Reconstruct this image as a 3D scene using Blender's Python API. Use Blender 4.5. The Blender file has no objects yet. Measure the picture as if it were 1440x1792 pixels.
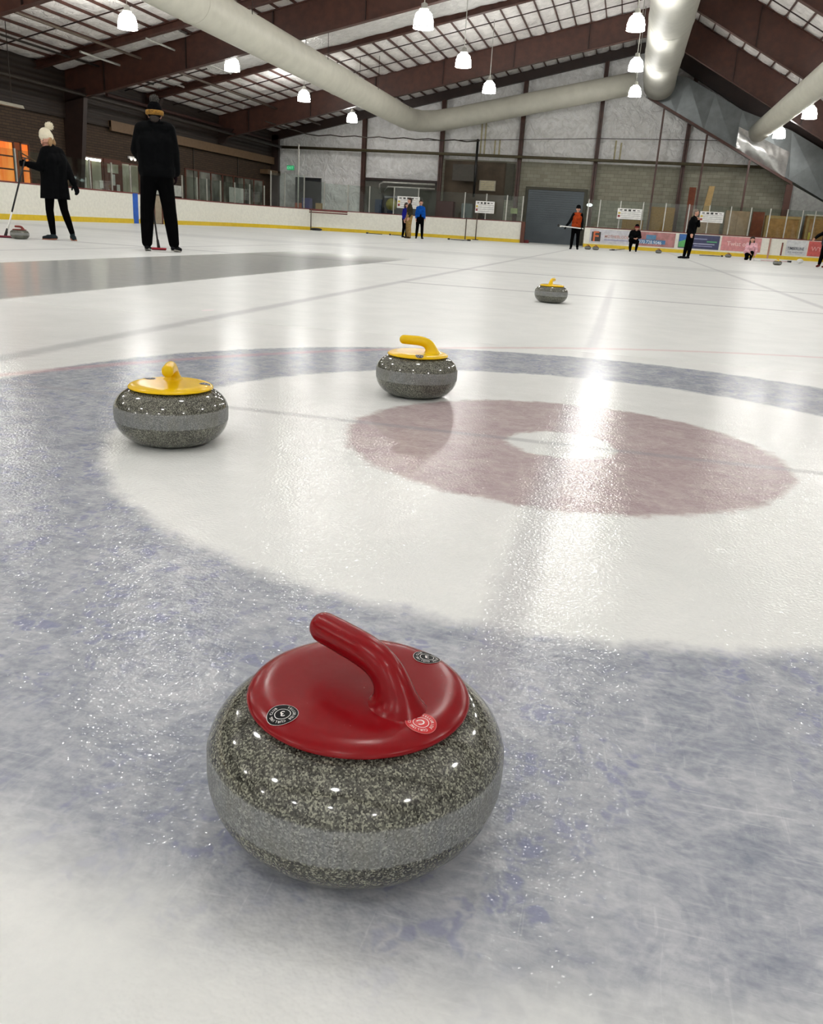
import bpy, bmesh, math, random
from mathutils import Vector, Matrix, noise
random.seed(7)
sc = bpy.context.scene
COL = sc.collection
PI = math.pi

# ---------------------------------------------------------------- camera, light, exposure
cam_d = bpy.data.cameras.new('camera')
cam = bpy.data.objects.new('camera', cam_d)
COL.objects.link(cam)
sc.camera = cam
cam_d.sensor_fit = 'VERTICAL'
cam_d.sensor_height = 36.0
cam_d.lens = 36.0 * 1475.64 / 1792.0
cam_d.clip_start = 0.02
cam_d.clip_end = 300
_r = Vector((0.96994, 0.236466, 0.057444)).normalized()
_f = Vector((-0.206282, 0.924205, -0.321393)).normalized()
_r = (_r - _f * _r.dot(_f)).normalized()
_u = _r.cross(_f)
M = Matrix((( _r.x, _u.x, -_f.x), (_r.y, _u.y, -_f.y), (_r.z, _u.z, -_f.z))).to_4x4()
M.translation = Vector((0, 0, 0.5601))
cam.matrix_world = M
w = bpy.data.worlds.new('world')
sc.world = w
w.use_nodes = True
w.node_tree.nodes['Background'].inputs[0].default_value = (0.5, 0.55, 0.6, 1)
w.node_tree.nodes['Background'].inputs[1].default_value = 0.05
sc.view_settings.view_transform = 'Standard'
sc.view_settings.look = 'None'
sc.view_settings.gamma = 1
sc.view_settings.use_curve_mapping = False
sc.view_settings.exposure = 0.0
LAMP = 71.0          # radiance of every high bay lamp of the hall

# ---------------------------------------------------------------- materials
def lin(c):
    return tuple(((v / 255) / 12.92 if v <= 10 else (((v / 255) + .055) / 1.055) ** 2.4) for v in c)

class E:
    """tiny expression wrapper over Math nodes"""
    def __init__(s, nt, sock): s.nt = nt; s.s = sock
    def _m(s, op, o=None, o2=None, clamp=False):
        n = s.nt.nodes.new('ShaderNodeMath'); n.operation = op; n.use_clamp = clamp
        for i, v in enumerate((s, o, o2)):
            if v is None: continue
            if isinstance(v, E): s.nt.links.new(v.s, n.inputs[i])
            else: n.inputs[i].default_value = v
        return E(s.nt, n.outputs[0])
    def __add__(s, o): return s._m('ADD', o)
    def __sub__(s, o): return s._m('SUBTRACT', o)
    def __mul__(s, o): return s._m('MULTIPLY', o)
    def __truediv__(s, o): return s._m('DIVIDE', o)
    def abs(s): return s._m('ABSOLUTE')
    def sqrt(s): return s._m('SQRT')
    def pow(s, o): return s._m('POWER', o)
    def min(s, o): return s._m('MINIMUM', o)
    def max(s, o): return s._m('MAXIMUM', o)
    def inv(s): return (s * -1) + 1
    def step(s, a, b):          # smooth 0..1 between a and b
        n = s.nt.nodes.new('ShaderNodeMapRange'); n.interpolation_type = 'SMOOTHSTEP'
        s.nt.links.new(s.s, n.inputs['Value'])
        n.inputs['From Min'].default_value = min(a, b); n.inputs['From Max'].default_value = max(a, b)
        if a > b:
            n.inputs['To Min'].default_value = 1; n.inputs['To Max'].default_value = 0
        return E(s.nt, n.outputs['Result'])

class Mat:
    dim = '3D'
    def __init__(s, name, color=(.5, .5, .5), rough=.5, metal=0, spec=None, **kw):
        s.m = bpy.data.materials.new(name); s.m.use_nodes = True
        s.nt = s.m.node_tree; s.n = s.nt.nodes; s.l = s.nt.links
        s.b = s.n['Principled BSDF']
        s.b.inputs['Base Color'].default_value = (*color, 1)
        s.b.inputs['Roughness'].default_value = rough
        s.b.inputs['Metallic'].default_value = metal
        if spec is not None: s.b.inputs['Specular IOR Level'].default_value = spec
        for k, v in kw.items(): s.b.inputs[k.replace('_', ' ')].default_value = v
    def coord(s, kind='Object'):
        return s.n.new('ShaderNodeTexCoord').outputs[kind]
    def mapping(s, vec, scale=(1, 1, 1), rot=(0, 0, 0)):
        m = s.n.new('ShaderNodeMapping'); s.l.new(vec, m.inputs[0])
        m.inputs['Scale'].default_value = scale; m.inputs['Rotation'].default_value = rot
        return m.outputs[0]
    def noise(s, vec, scale, detail=3, rough=.5, dist=0):
        t = s.n.new('ShaderNodeTexNoise'); s.l.new(vec, t.inputs['Vector']); t.noise_dimensions = s.dim
        t.inputs['Scale'].default_value = scale; t.inputs['Detail'].default_value = detail
        t.inputs['Roughness'].default_value = rough; t.inputs['Distortion'].default_value = dist
        return E(s.nt, t.outputs[0])
    def voronoi(s, vec, scale, feature='F1', out='Distance'):
        t = s.n.new('ShaderNodeTexVoronoi'); t.feature = feature; t.voronoi_dimensions = s.dim; s.l.new(vec, t.inputs['Vector'])
        t.inputs['Scale'].default_value = scale
        return t.outputs[out]
    def xyz(s, vec):
        t = s.n.new('ShaderNodeSeparateXYZ'); s.l.new(vec, t.inputs[0])
        return [E(s.nt, o) for o in t.outputs]
    def mix(s, fac, a, b):
        t = s.n.new('ShaderNodeMix'); t.data_type = 'RGBA'
        for v, i in ((fac, 0), (a, 6), (b, 7)):
            if isinstance(v, E): s.l.new(v.s, t.inputs[i])
            elif isinstance(v, bpy.types.NodeSocket): s.l.new(v, t.inputs[i])
            elif i == 0: t.inputs[0].default_value = v
            else: t.inputs[i].default_value = (*v[:3], 1)
        return t.outputs[2]
    def ramp(s, fac, stops):
        t = s.n.new('ShaderNodeValToRGB'); s.l.new(fac.s if isinstance(fac, E) else fac, t.inputs[0])
        cr = t.color_ramp
        while len(cr.elements) < len(stops): cr.elements.new(.5)
        for e, (p, c) in zip(cr.elements, stops): e.position = p; e.color = (*c, 1)
        return t.outputs[0]
    def base(s, sock): s.l.new(sock, s.b.inputs['Base Color']); return s
    def rough(s, e): s.l.new(e.s, s.b.inputs['Roughness']); return s
    def bump(s, h, strength=.3, dist=.01):
        t = s.n.new('ShaderNodeBump'); t.inputs['Strength'].default_value = strength
        t.inputs['Distance'].default_value = dist
        s.l.new(h.s if isinstance(h, E) else h, t.inputs['Height']); s.l.new(t.outputs[0], s.b.inputs['Normal'])
        return s

MATS = {}
def mat(name, rgb=None, rough=.6, metal=0, var=.12, scale=6, bump=0, bscale=40, **kw):
    """simple procedural material: colour with slight noise variation and optional bump"""
    if name in MATS: return MATS[name]
    c = lin(rgb)
    m = Mat(name, c, rough, metal, **kw)
    v = m.coord()
    n = m.noise(v, scale, 4, .6)
    m.base(m.mix(n.step(.3, .7), tuple(x * (1 - var) for x in c), tuple(min(1, x * (1 + var)) for x in c)))
    if bump: m.bump(m.noise(v, bscale, 4, .6), bump, .01)
    MATS[name] = m.m
    return m.m
def emis(name, rgb, strength):
    if name in MATS: return MATS[name]
    m = Mat(name, (0, 0, 0), .5)
    m.b.inputs['Emission Color'].default_value = (*rgb, 1)
    m.b.inputs['Emission Strength'].default_value = strength
    MATS[name] = m.m
    return m.m

def make_ice():
    m = Mat('ice', (.8, .8, .8), .2, 0)
    m.b.inputs['IOR'].default_value = 1.31
    m.dim = '2D'
    P = m.coord()
    x, y, z = m.xyz(P)
    wob = m.noise(P, 14, 3, .6); wob2 = m.noise(P, 60, 2, .6)
    jit = (wob - .5) * .05 + (wob2 - .5) * .02
    hx, hy = x - (-.1055), y - 2.356
    r = (hx * hx + hy * hy).sqrt() + jit
    # frosty structure seen in the ice: veins, blotches, skate and pebble scratches
    frost = m.noise(P, 9, 6, .72, .6)
    blot = m.noise(P, 3.2, 5, .6, .3)
    fine = m.noise(P, 70, 5, .7)
    d1 = m.noise(m.mapping(P, (5, 60, 1), (0, 0, .5)), 1.6, 4, .6, .5)
    d2 = m.noise(m.mapping(P, (70, 6, 1), (0, 0, .9)), 1.6, 4, .6, .5)
    d3 = m.noise(m.mapping(P, (4, 80, 1), (0, 0, -.5)), 1.4, 3, .6, .3)
    scratch = d1.step(.62, .76) * .26 + d2.step(.64, .76) * .22 + d3.step(.66, .74) * .22
    spots = m.noise(P, 21, 3, .55, .3).step(.50, .64) * m.noise(P, 3.4, 2, .5).step(.32, .55)
    strk = m.noise(m.mapping(P, (22, 60, 1), (0, 0, .35)), 1.5, 3, .65)
    vd = m.n.new('ShaderNodeVectorMath'); vd.operation = 'ADD'
    nz = m.n.new('ShaderNodeTexNoise'); nz.noise_dimensions = '2D'; m.l.new(P, nz.inputs['Vector']); nz.inputs['Scale'].default_value = 24; nz.inputs['Detail'].default_value = 3
    sc_ = m.n.new('ShaderNodeVectorMath'); sc_.operation = 'SCALE'; m.l.new(nz.outputs['Color'], sc_.inputs[0]); sc_.inputs['Scale'].default_value = .075
    m.l.new(P, vd.inputs[0]); m.l.new(sc_.outputs[0], vd.inputs[1])
    vein = E(m.nt, m.voronoi(vd.outputs[0], 34, 'DISTANCE_TO_EDGE')).step(.28, 0)
    vein2 = E(m.nt, m.voronoi(vd.outputs[0], 13, 'DISTANCE_TO_EDGE')).step(.22, 0)
    veil = (frost.step(.3, .7) * .42 + vein * .14 + vein2 * .15 + strk.step(.3, .7) * .22 + scratch + fine.step(.35, .75) * .14 - .06).max(0).min(1)
    white = m.mix(blot.step(.3, .7), (.765, .785, .77), (.82, .835, .82))
    white = m.mix(fine.step(.3, .7) * .25, white, (.70, .72, .715))
    blue = m.mix(veil, (.238, .262, .315), (.545, .563, .592))
    blue = m.mix(spots * (vein.inv() * .6 + .1), blue, (.25, .27, .40))
    red = m.mix(veil, (.385, .30, .315), (.56, .49, .48))
    # 12 ft ring: wider, softer edge on its near side
    soft = y.step(2.2, .4)
    e12 = (r - 1.85) / ((soft * .055) + .02)
    in12 = e12.step(1, -1)
    in8 = ((r - 1.219) / ((soft * .02) + .022)).step(1, -1)
    in4 = ((r - .61) / .02).step(1, -1)
    in1 = ((r - .152) / .014).step(1, -1)
    c = m.mix(in12, white, blue)
    c = m.mix(in8, c, white)
    c = m.mix(in4, c, red)
    c = m.mix(in1, c, white)
    def line(dist, half, blur, amt, col, c):
        k = (dist.abs() - half).step(blur, -blur * .3) * amt
        return m.mix(k, c, col)
    j2 = (wob - .5) * .03
    g = (.33, .33, .36)
    insheet = (x + .12).abs().step(2.16, 2.10)
    # tee line, centre line, hog line, cross line
    teeamt = (hx.abs() - .152).step(-.004, .01)
    k = ((hy + j2 * .5).abs()).step(.03, .006) * .5 * insheet
    c = m.mix(k, c, g)
    k = ((hx + j2).abs()).step(.055, .01) * y.step(.4, 1.0) * y.step(14, 8) * .44
    c = m.mix(k, c, g)
    k = ((y - 8.76).abs()).step(.075, .05) * .55 * (x + 0).step(-2.25, -2.2)
    c = m.mix(k, c, g)
    k = ((y - 12.55).abs()).step(.12, .07) * .6
    c = m.mix(k, c, g)
    for xx in (-2.22, 2.05, 6.3):
        c = line(x - xx + j2, .03, .05, .45, g, c)
    for xx, yy in ((-7.2, .8), ):
        c = line(x - xx, .05, .05, .4, g, c)
    # hockey face-off circle, faint red
    cx, cy = x - 2.2, y - .65
    rr = (cx * cx + cy * cy).sqrt() + j2
    c = line(rr - 4.57, .012, .04, .45, (.60, .34, .36), c)
    # bare grey strip between two sheets, and wide grey hockey bands further off
    k = (x + 4.68 + j2).abs().step(1.12, 1.04) * y.step(16, 12.5) * y.step(2.5, 3.0) * .72
    bare = k
    c = m.mix(k, c, m.mix(frost.step(.3, .7), (.44, .455, .455), (.51, .52, .515)))
    k = (y - 20.4 + j2 * 4).abs().step(1.2, .9) * .3
    c = m.mix(k, c, (.42, .44, .45))
    # broad cloudiness of the far ice
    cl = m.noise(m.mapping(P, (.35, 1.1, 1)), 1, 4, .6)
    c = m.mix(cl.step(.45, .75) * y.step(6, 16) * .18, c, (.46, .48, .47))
    # fleck left on the ice
    fx, fy = x + 2.42, y - 4.82
    k = (fx * fx * 4 + fy * fy).sqrt().step(.07, .05) * .7
    c = m.mix(k, c, (.95, .85, .88))
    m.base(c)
    # pebble + fine ripples
    pn = m.noise(P, 150, 1, .6)
    lowp = m.noise(P, 16, 1, .5)
    near = y.step(5.5, 1.0) * .93 + .07
    h = pn * near + lowp * (near * 1.2)
    bb = m.n.new('ShaderNodeBump'); bb.inputs['Strength'].default_value = 1
    bb.inputs['Distance'].default_value = .0008
    m.l.new(h.s, bb.inputs['Height']); m.l.new(bb.outputs[0], m.b.inputs['Normal'])
    m.rough((near.inv() * .30 + .035) * ((bare * -.85) + 1) + (bare * .02))
    sp = near * .15 + .035 + bare * .2
    m.l.new(sp.s, m.b.inputs['Specular IOR Level'])
    return m.m

def make_granite():
    m = Mat('granite', (.1, .1, .09), .12)
    P = m.coord()
    x, y, z = m.xyz(P)
    v1 = m.voronoi(P, 640, 'F1', 'Color')
    t = m.n.new('ShaderNodeSeparateColor'); m.l.new(v1, t.inputs[0])
    cell = E(m.nt, t.outputs[0]); cell2 = E(m.nt, t.outputs[1])
    n = m.noise(P, 900, 2, .6)
    big = m.noise(P, 25, 3, .6)
    sp = cell * .6 + n * .45 + (big - .5) * .25
    dark = m.ramp(sp, [(.22, (.018, .018, .016)), (.42, (.058, .058, .048)), (.62, (.115, .115, .095)), (.78, (.30, .305, .24))])
    light = m.ramp(sp, [(.15, (.06, .06, .058)), (.42, (.155, .16, .155)), (.65, (.23, .235, .23)), (.82, (.42, .425, .39))])
    # vertical rub marks of the striking band
    ang = m.n.new('ShaderNodeMath'); ang.operation = 'ARCTAN2'; m.l.new(y.s, ang.inputs[0]); m.l.new(x.s, ang.inputs[1])
    cmb = m.n.new('ShaderNodeCombineXYZ'); m.l.new(ang.outputs[0], cmb.inputs[0]); m.l.new((z * .8).s, cmb.inputs[2])
    st = m.noise(cmb.outputs[0], 26, 4, .7)
    light = m.mix(st.step(.35, .7) * .5, light, (.185, .20, .215))
    light = m.mix(m.noise(P, 14, 4, .6).step(.45, .7) * .35, light, (.17, .165, .13))
    rag = (st - .5) * .006
    band = (z + rag + (big - .5) * .004 - .0750).abs().step(.0200, .0155)
    m.base(m.mix(band, dark, light))
    m.rough(band * .38 + .07)
    m.bump(n * band, .12, .002)
    m.b.inputs['Specular IOR Level'].default_value = .6
    return m.m

def make_plastic(name, rgb):
    m = Mat(name, lin(rgb), .16)
    P = m.coord()
    n = m.noise(P, 30, 5, .65)
    c = lin(rgb)
    m.base(m.mix(n.step(.35, .75) * .35, c, tuple(min(1, v * 1.1 + .01) for v in c)))
    m.rough(m.noise(P, 60, 4, .7) * .16 + .16)
    m.b.inputs['Specular IOR Level'].default_value = .25
    m.bump(m.noise(P, 45, 3, .5), .06, .002)
    return m.m

def make_insulation(name, rgb, seam=(1.25, .67)):
    m = Mat(name, lin(rgb), .34)
    P = m.coord()
    n = m.noise(P, 2.2, 6, .65, 1.2)
    f = m.noise(m.mapping(P, (1, .35, 1)), 5, 6, .7, 1.5)
    c = lin(rgb)
    m.base(m.mix(n.step(.3, .72), tuple(v * .82 for v in c), tuple(min(1, v * 1.08) for v in c)))
    rd = (m.noise(m.mapping(P, (1, 1, .8)), 1.7, 4, .55, .8) - .5).abs()
    m.bump(f * .3 + n * .4 + rd.min(.09) * 9, .8, .045)
    m.b.inputs['Sheen Weight'].default_value = .1
    return m.m

def make_brick():
    m = Mat('brick', (.1, .07, .05), .85)
    P = m.coord()
    x, y, z = m.xyz(P)
    cmb = m.n.new('ShaderNodeCombineXYZ'); m.l.new((x + y).s, cmb.inputs[0]); m.l.new(z.s, cmb.inputs[1])
    b = m.n.new('ShaderNodeTexBrick'); m.l.new(cmb.outputs[0], b.inputs['Vector'])
    b.inputs['Scale'].default_value = 1; b.inputs['Brick Width'].default_value = .40; b.inputs['Row Height'].default_value = .10
    b.inputs['Mortar Size'].default_value = .012
    b.inputs['Color1'].default_value = (*lin((76, 58, 41)), 1); b.inputs['Color2'].default_value = (*lin((63, 47, 33)), 1)
    b.inputs['Mortar'].default_value = (*lin((38, 29, 21)), 1)
    m.base(b.outputs[0]); m.bump(E(m.nt, b.outputs[1]).inv(), .4, .01)
    return m.m

def make_block():
    m = Mat('concrete_block', (.3, .3, .25), .9)
    P = m.coord()
    x, y, z = m.xyz(P)
    cmb = m.n.new('ShaderNodeCombineXYZ'); m.l.new((x + y).s, cmb.inputs[0]); m.l.new(z.s, cmb.inputs[1])
    b = m.n.new('ShaderNodeTexBrick'); m.l.new(cmb.outputs[0], b.inputs['Vector'])
    b.inputs['Scale'].default_value = 1; b.inputs['Brick Width'].default_value = .4; b.inputs['Row Height'].default_value = .2
    b.inputs['Mortar Size'].default_value = .008
    b.inputs['Color1'].default_value = (*lin((166, 163, 146)), 1); b.inputs['Color2'].default_value = (*lin((148, 146, 130)), 1)
    b.inputs['Mortar'].default_value = (*lin((120, 118, 104)), 1)
    st = m.noise(m.mapping(P, (.6, .6, 2.5)), 1.2, 4, .6)
    m.base(m.mix(st.step(.45, .8) * .4, b.outputs[0], lin((112, 107, 90))))
    m.bump(m.noise(P, 30, 4, .6), .2, .01)
    return m.m

def make_siding():
    m = Mat('ribbed_siding', (.05, .03, .02), .6)
    P = m.coord()
    x, y, z = m.xyz(P)
    t = m.n.new('ShaderNodeTexWave'); t.wave_type = 'BANDS'; t.bands_direction = 'Z'; m.l.new(P, t.inputs['Vector'])
    t.inputs['Scale'].default_value = 1.6; t.inputs['Distortion'].default_value = 0
    h = E(m.nt, t.outputs[1])
    m.base(m.mix(h.step(.4, .9) * .5, lin((36, 26, 20)), lin((52, 39, 30))))
    m.bump(h, .6, .04)
    return m.m

def make_glass():
    m = Mat('rink_glass', (.9, .95, .93), .03)
    nt, n, l = m.nt, m.n, m.l
    out = n['Material Output']
    tr = n.new('ShaderNodeBsdfTransparent'); tr.inputs[0].default_value = (.88, .92, .90, 1)
    gl = n.new('ShaderNodeBsdfGlossy'); gl.inputs['Roughness'].default_value = .03
    fr = n.new('ShaderNodeLayerWeight'); fr.inputs[0].default_value = .25
    mx = n.new('ShaderNodeMixShader')
    e = E(nt, fr.outputs['Facing']) * .25 + .035
    l.new(e.s, mx.inputs[0]); l.new(tr.outputs[0], mx.inputs[1]); l.new(gl.outputs[0], mx.inputs[2])
    l.new(mx.outputs[0], out.inputs[0])
    return m.m

ICE = make_ice(); GRAN = make_granite()
RED = make_plastic('red_plastic', (128, 4, 14)); YEL = make_plastic('yellow_plastic', (232, 190, 6))
INSU = make_insulation('roof_insulation', (246, 242, 238))
INSW = make_insulation('wall_insulation', (250, 249, 246))
FOIL = make_insulation('sheet_insulation', (214, 212, 208))
BRICK = make_brick(); BLOCK = make_block(); SIDING = make_siding(); GLASS = make_glass()
STEEL = mat('brown_steel', (74, 43, 33), .45, var=.2, scale=3)
STEELD = mat('dark_brown_steel', (44, 28, 23), .5, var=.2, scale=3)
CONC = mat('concrete', (120, 116, 108), .85, bump=.2)
BOARD = mat('board_plastic', (236, 235, 224), .35, var=.05, scale=9)
KICK = mat('yellow_kick', (222, 190, 36), .4, var=.06)
RAIL = mat('maroon_rail', (110, 48, 44), .5)
ALU = mat('aluminium', (185, 185, 178), .4, .5)
DUCT = mat('duct_fabric', (206, 204, 190), .5, var=.05, scale=2, bump=.25, bscale=1.5)
DUCTM = mat('duct_metal', (186, 185, 176), .62, .0, spec=.18, var=.05, scale=2, bump=.25, bscale=1.2)
GALV = mat('galvanised_sheet', (120, 125, 126), .42, .6, var=.15, scale=1.5, bump=.25, bscale=2)
BLACKP = mat('black_plastic', (22, 22, 22), .4)
WHITEP = mat('white_plastic', (235, 235, 232), .4)
PIPE = mat('pipe_metal', (96, 84, 72), .5, .2)
PIPED = mat('pipe_dark', (46, 38, 31), .5, .2)
WOOD = mat('plywood', (176, 132, 78), .7, var=.2, scale=5)
OSB = mat('osb_board', (150, 118, 62), .8, var=.3, scale=30)
WOODR = mat('red_brown_wood', (120, 60, 34), .7, var=.2)
CARD = mat('tan_board', (160, 136, 110), .8)
WHITEINK = mat('white_print', (240, 238, 235), .4, var=.02)

# ---------------------------------------------------------------- mesh builder
class MB:
    def __init__(s): s.v = []; s.f = []; s.sm = []
    def add(s, vs, fs, smooth=False):
        o = len(s.v); s.v += [Vector(p) for p in vs]
        for f in fs: s.f.append([i + o for i in f]); s.sm.append(smooth)
        return s
    def box(s, c, d, rz=0, R=None):
        x, y, z = d[0] / 2, d[1] / 2, d[2] / 2
        vs = [Vector((a * x, b * y, e * z)) for a in (-1, 1) for b in (-1, 1) for e in (-1, 1)]
        R = R or Matrix.Rotation(rz, 3, 'Z')
        vs = [R @ v + Vector(c) for v in vs]
        return s.add(vs, [(0, 1, 3, 2), (4, 6, 7, 5), (0, 4, 5, 1), (2, 3, 7, 6), (0, 2, 6, 4), (1, 5, 7, 3)])
    def box2(s, a, b):
        return s.box([(p + q) / 2 for p, q in zip(a, b)], [abs(q - p) for p, q in zip(a, b)])
    def prism(s, poly, axis, a, b):
        """poly of 2-D points extruded along axis ('x','y','z') from a to b"""
        def mk(p, t):
            return {'x': (t, p[0], p[1]), 'y': (p[0], t, p[1]), 'z': (p[0], p[1], t)}[axis]
        n = len(poly)
        vs = [mk(p, a) for p in poly] + [mk(p, b) for p in poly]
        fs = [list(range(n)), list(range(2 * n - 1, n - 1, -1))] + [(i, i + n, (i + 1) % n + n, (i + 1) % n) for i in range(n)]
        return s.add(vs, fs)
    def tube(s, p0, p1, r0, r1=None, seg=12, caps=True, smooth=True):
        r1 = r0 if r1 is None else r1
        p0, p1 = Vector(p0), Vector(p1); d = (p1 - p0).normalized()
        a = d.orthogonal().normalized(); b = d.cross(a)
        vs = []
        for p, r in ((p0, r0), (p1, r1)):
            for i in range(seg):
                t = 2 * PI * i / seg; vs.append(p + a * (r * math.cos(t)) + b * (r * math.sin(t)))
        s.add(vs, [(i, (i + 1) % seg, (i + 1) % seg + seg, i + seg) for i in range(seg)], smooth)
        if caps: s.add(vs, [list(range(seg))[::-1], list(range(seg, 2 * seg))])
        return s
    def path(s, pts, r, seg=12, smooth=True):
        pts = [Vector(p) for p in pts]; n = len(pts); rings = []
        rr = r if hasattr(r, '__len__') else [r] * n
        a = None
        for i, p in enumerate(pts):
            d = (pts[min(i + 1, n - 1)] - pts[max(i - 1, 0)]).normalized()
            a = (a - d * a.dot(d)).normalized() if a else d.orthogonal().normalized()
            b = d.cross(a)
            rings.append([p + a * (rr[i] * math.cos(2 * PI * k / seg)) + b * (rr[i] * math.sin(2 * PI * k / seg)) for k in range(seg)])
        vs = [v for g in rings for v in g]
        fs = [(i * seg + k, i * seg + (k + 1) % seg, (i + 1) * seg + (k + 1) % seg, (i + 1) * seg + k) for i in range(n - 1) for k in range(seg)]
        s.add(vs, fs, smooth); s.add(rings[0], [list(range(seg))[::-1]]); s.add(rings[-1], [list(range(seg))])
        return s
    def lathe(s, prof, c=(0, 0, 0), seg=32, smooth=True, close=True):
        vs = []; n = len(prof)
        for r, z in prof:
            for i in range(seg):
                t = 2 * PI * i / seg; vs.append((c[0] + r * math.cos(t), c[1] + r * math.sin(t), c[2] + z))
        fs = [(j * seg + i, j * seg + (i + 1) % seg, (j + 1) * seg + (i + 1) % seg, (j + 1) * seg + i) for j in range(n - 1) for i in range(seg)]
        s.add(vs, fs, smooth)
        if close:
            s.add(vs[:seg], [list(range(seg))[::-1]]); s.add(vs[-seg:], [list(range(seg))])
        return s
    def cap(s, p0, r0, p1, r1, seg=14):
        """capsule with different end radii (closed)"""
        p0, p1 = Vector(p0), Vector(p1); d = (p1 - p0)
        if d.length < 1e-5: d = Vector((0, 0, 1e-4)); p1 = p0 + d
        d.normalize(); a = d.orthogonal().normalized(); b = d.cross(a)
        rings = []
        for t in (-88, -65, -40, -15): rings.append((p0 + d * (r0 * math.sin(math.radians(t))), r0 * math.cos(math.radians(t))))
        rings.append((p0, r0)); rings.append((p1, r1))
        for t in (15, 40, 65, 88): rings.append((p1 + d * (r1 * math.sin(math.radians(t))), r1 * math.cos(math.radians(t))))
        vs = [c + a * (r * math.cos(2 * PI * k / seg)) + b * (r * math.sin(2 * PI * k / seg)) for c, r in rings for k in range(seg)]
        n = len(rings)
        s.add(vs, [(i * seg + k, i * seg + (k + 1) % seg, (i + 1) * seg + (k + 1) % seg, (i + 1) * seg + k) for i in range(n - 1) for k in range(seg)] + [list(range(seg))[::-1], list(range((n - 1) * seg, n * seg))], True)
        return s
    def ell(s, c, r, seg=16):
        vs = []; rows = 9
        for i in range(rows + 1):
            t = -PI / 2 + PI * i / rows
            t = max(min(t, PI / 2 - .03), -PI / 2 + .03)
            for k in range(seg):
                vs.append((c[0] + r[0] * math.cos(t) * math.cos(2 * PI * k / seg), c[1] + r[1] * math.cos(t) * math.sin(2 * PI * k / seg), c[2] + r[2] * math.sin(t)))
        s.add(vs, [(i * seg + k, i * seg + (k + 1) % seg, (i + 1) * seg + (k + 1) % seg, (i + 1) * seg + k) for i in range(rows) for k in range(seg)] + [list(range(seg))[::-1], list(range(rows * seg, (rows + 1) * seg))], True)
        return s
    def grid(s, fn, nu, nv, smooth=True):
        vs = [fn(i / nu, j / nv) for i in range(nu + 1) for j in range(nv + 1)]
        return s.add(vs, [(i * (nv + 1) + j, (i + 1) * (nv + 1) + j, (i + 1) * (nv + 1) + j + 1, i * (nv + 1) + j + 1) for i in range(nu) for j in range(nv)], smooth)
    def mesh(s, name, m, off=Vector((0, 0, 0))):
        me = bpy.data.meshes.new(name)
        me.from_pydata([tuple(v - off) for v in s.v], [], s.f)
        me.polygons.foreach_set('use_smooth', s.sm)
        me.materials.append(m); me.update()
        bm = bmesh.new(); bm.from_mesh(me); bmesh.ops.remove_doubles(bm, verts=bm.verts, dist=1e-5)
        bmesh.ops.recalc_face_normals(bm, faces=bm.faces); bm.to_mesh(me); bm.free()
        return me
    def build(s, name, m, parent=None, local=False, base=False, bevel=0):
        """parent's position is subtracted unless local; a top-level mesh gets its origin at its base"""
        off = Vector((0, 0, 0))
        if parent is not None and not local: off = wpos(parent)
        if parent is None and base:
            xs = [v.x for v in s.v]; ys = [v.y for v in s.v]; zs = [v.z for v in s.v]
            off = Vector(((min(xs) + max(xs)) / 2, (min(ys) + max(ys)) / 2, min(zs)))
        o = bpy.data.objects.new(name, s.mesh(name, m, off)); COL.objects.link(o)
        if parent is not None: o.parent = parent
        else: o.location = off
        if bevel:
            b = o.modifiers.new('bevel', 'BEVEL'); b.width = bevel; b.segments = 2; b.limit_method = 'ANGLE'
        return o
def wpos(o):
    p = Vector(o.location)
    while o.parent: o = o.parent; p += Vector(o.location)
    return p
def tag(o, label=None, cat=None, group=None, kind=None):
    if label: o['label'] = label
    if cat: o['category'] = cat
    if group: o['group'] = group
    if kind: o['kind'] = kind
    return o
def empty(name, loc, rz=0, label=None, cat=None, group=None):
    o = bpy.data.objects.new(name, None); COL.objects.link(o); o.location = loc; o.rotation_euler = (0, 0, rz)
    o.empty_display_size = .1
    return tag(o, label, cat, group)
def copy_tree(o, parent=None):
    c = o.copy(); COL.objects.link(c); c.parent = parent
    for ch in list(o.children): copy_tree(ch, c)
    return c
_font = {}
def glyph(ch):
    """flat mesh of a string: (verts2d, faces, width)"""
    if ch in _font: return _font[ch]
    cu = bpy.data.curves.new('t', 'FONT'); cu.body = ch; cu.size = 1; cu.resolution_u = 3; cu.offset = .012
    ob = bpy.data.objects.new('t', cu)
    me = bpy.data.meshes.new_from_object(ob)
    vs = [(v.co.x, v.co.y) for v in me.vertices]; fs = [tuple(p.vertices) for p in me.polygons]
    bpy.data.objects.remove(ob); bpy.data.curves.remove(cu); bpy.data.meshes.remove(me)
    xs = [v[0] for v in vs] or [0]
    _font[ch] = (vs, fs, min(xs), max(xs)); return _font[ch]
def text_on(mb, s, fn, size, wx=1.0):
    """centred text; fn maps flat (u,v) to a 3-D point"""
    vs, fs, a, b = glyph(s)
    mb.add([fn(((x - (a + b) / 2) * size * wx), (y - .35) * size) for x, y in vs], fs)
# ---------------------------------------------------------------- the hall
RIDGE = .48
def roof(l): return 10.71 + .239 * l if l < RIDGE else 11.08 - .529 * l
S0, S1 = -13.0, 53.2
LW, RW = -24.0, 13.6

fl = MB(); fl.add([(-19.05, S0, 0), (13.0, S0, 0), (13.0, 48, 0), (-19.05, 48, 0)], [(0, 1, 2, 3)])
fl.add([(-5.6, 48, 0), (-2.25, 48, 0), (-2.25, 53.1, 0), (-5.6, 53.1, 0)], [(0, 1, 2, 3)])
tag(fl.build('floor', ICE), 'sheet of curling ice with rings, tee line and hog line under frosty white surface', 'ice', kind='structure')
fl = MB(); fl.box2((LW, S0, -.2), (RW, S1 + .1, -.03))
tag(fl.build('floor', CONC), 'concrete floor around the ice sheet behind the boards', 'floor', kind='structure')

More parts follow.
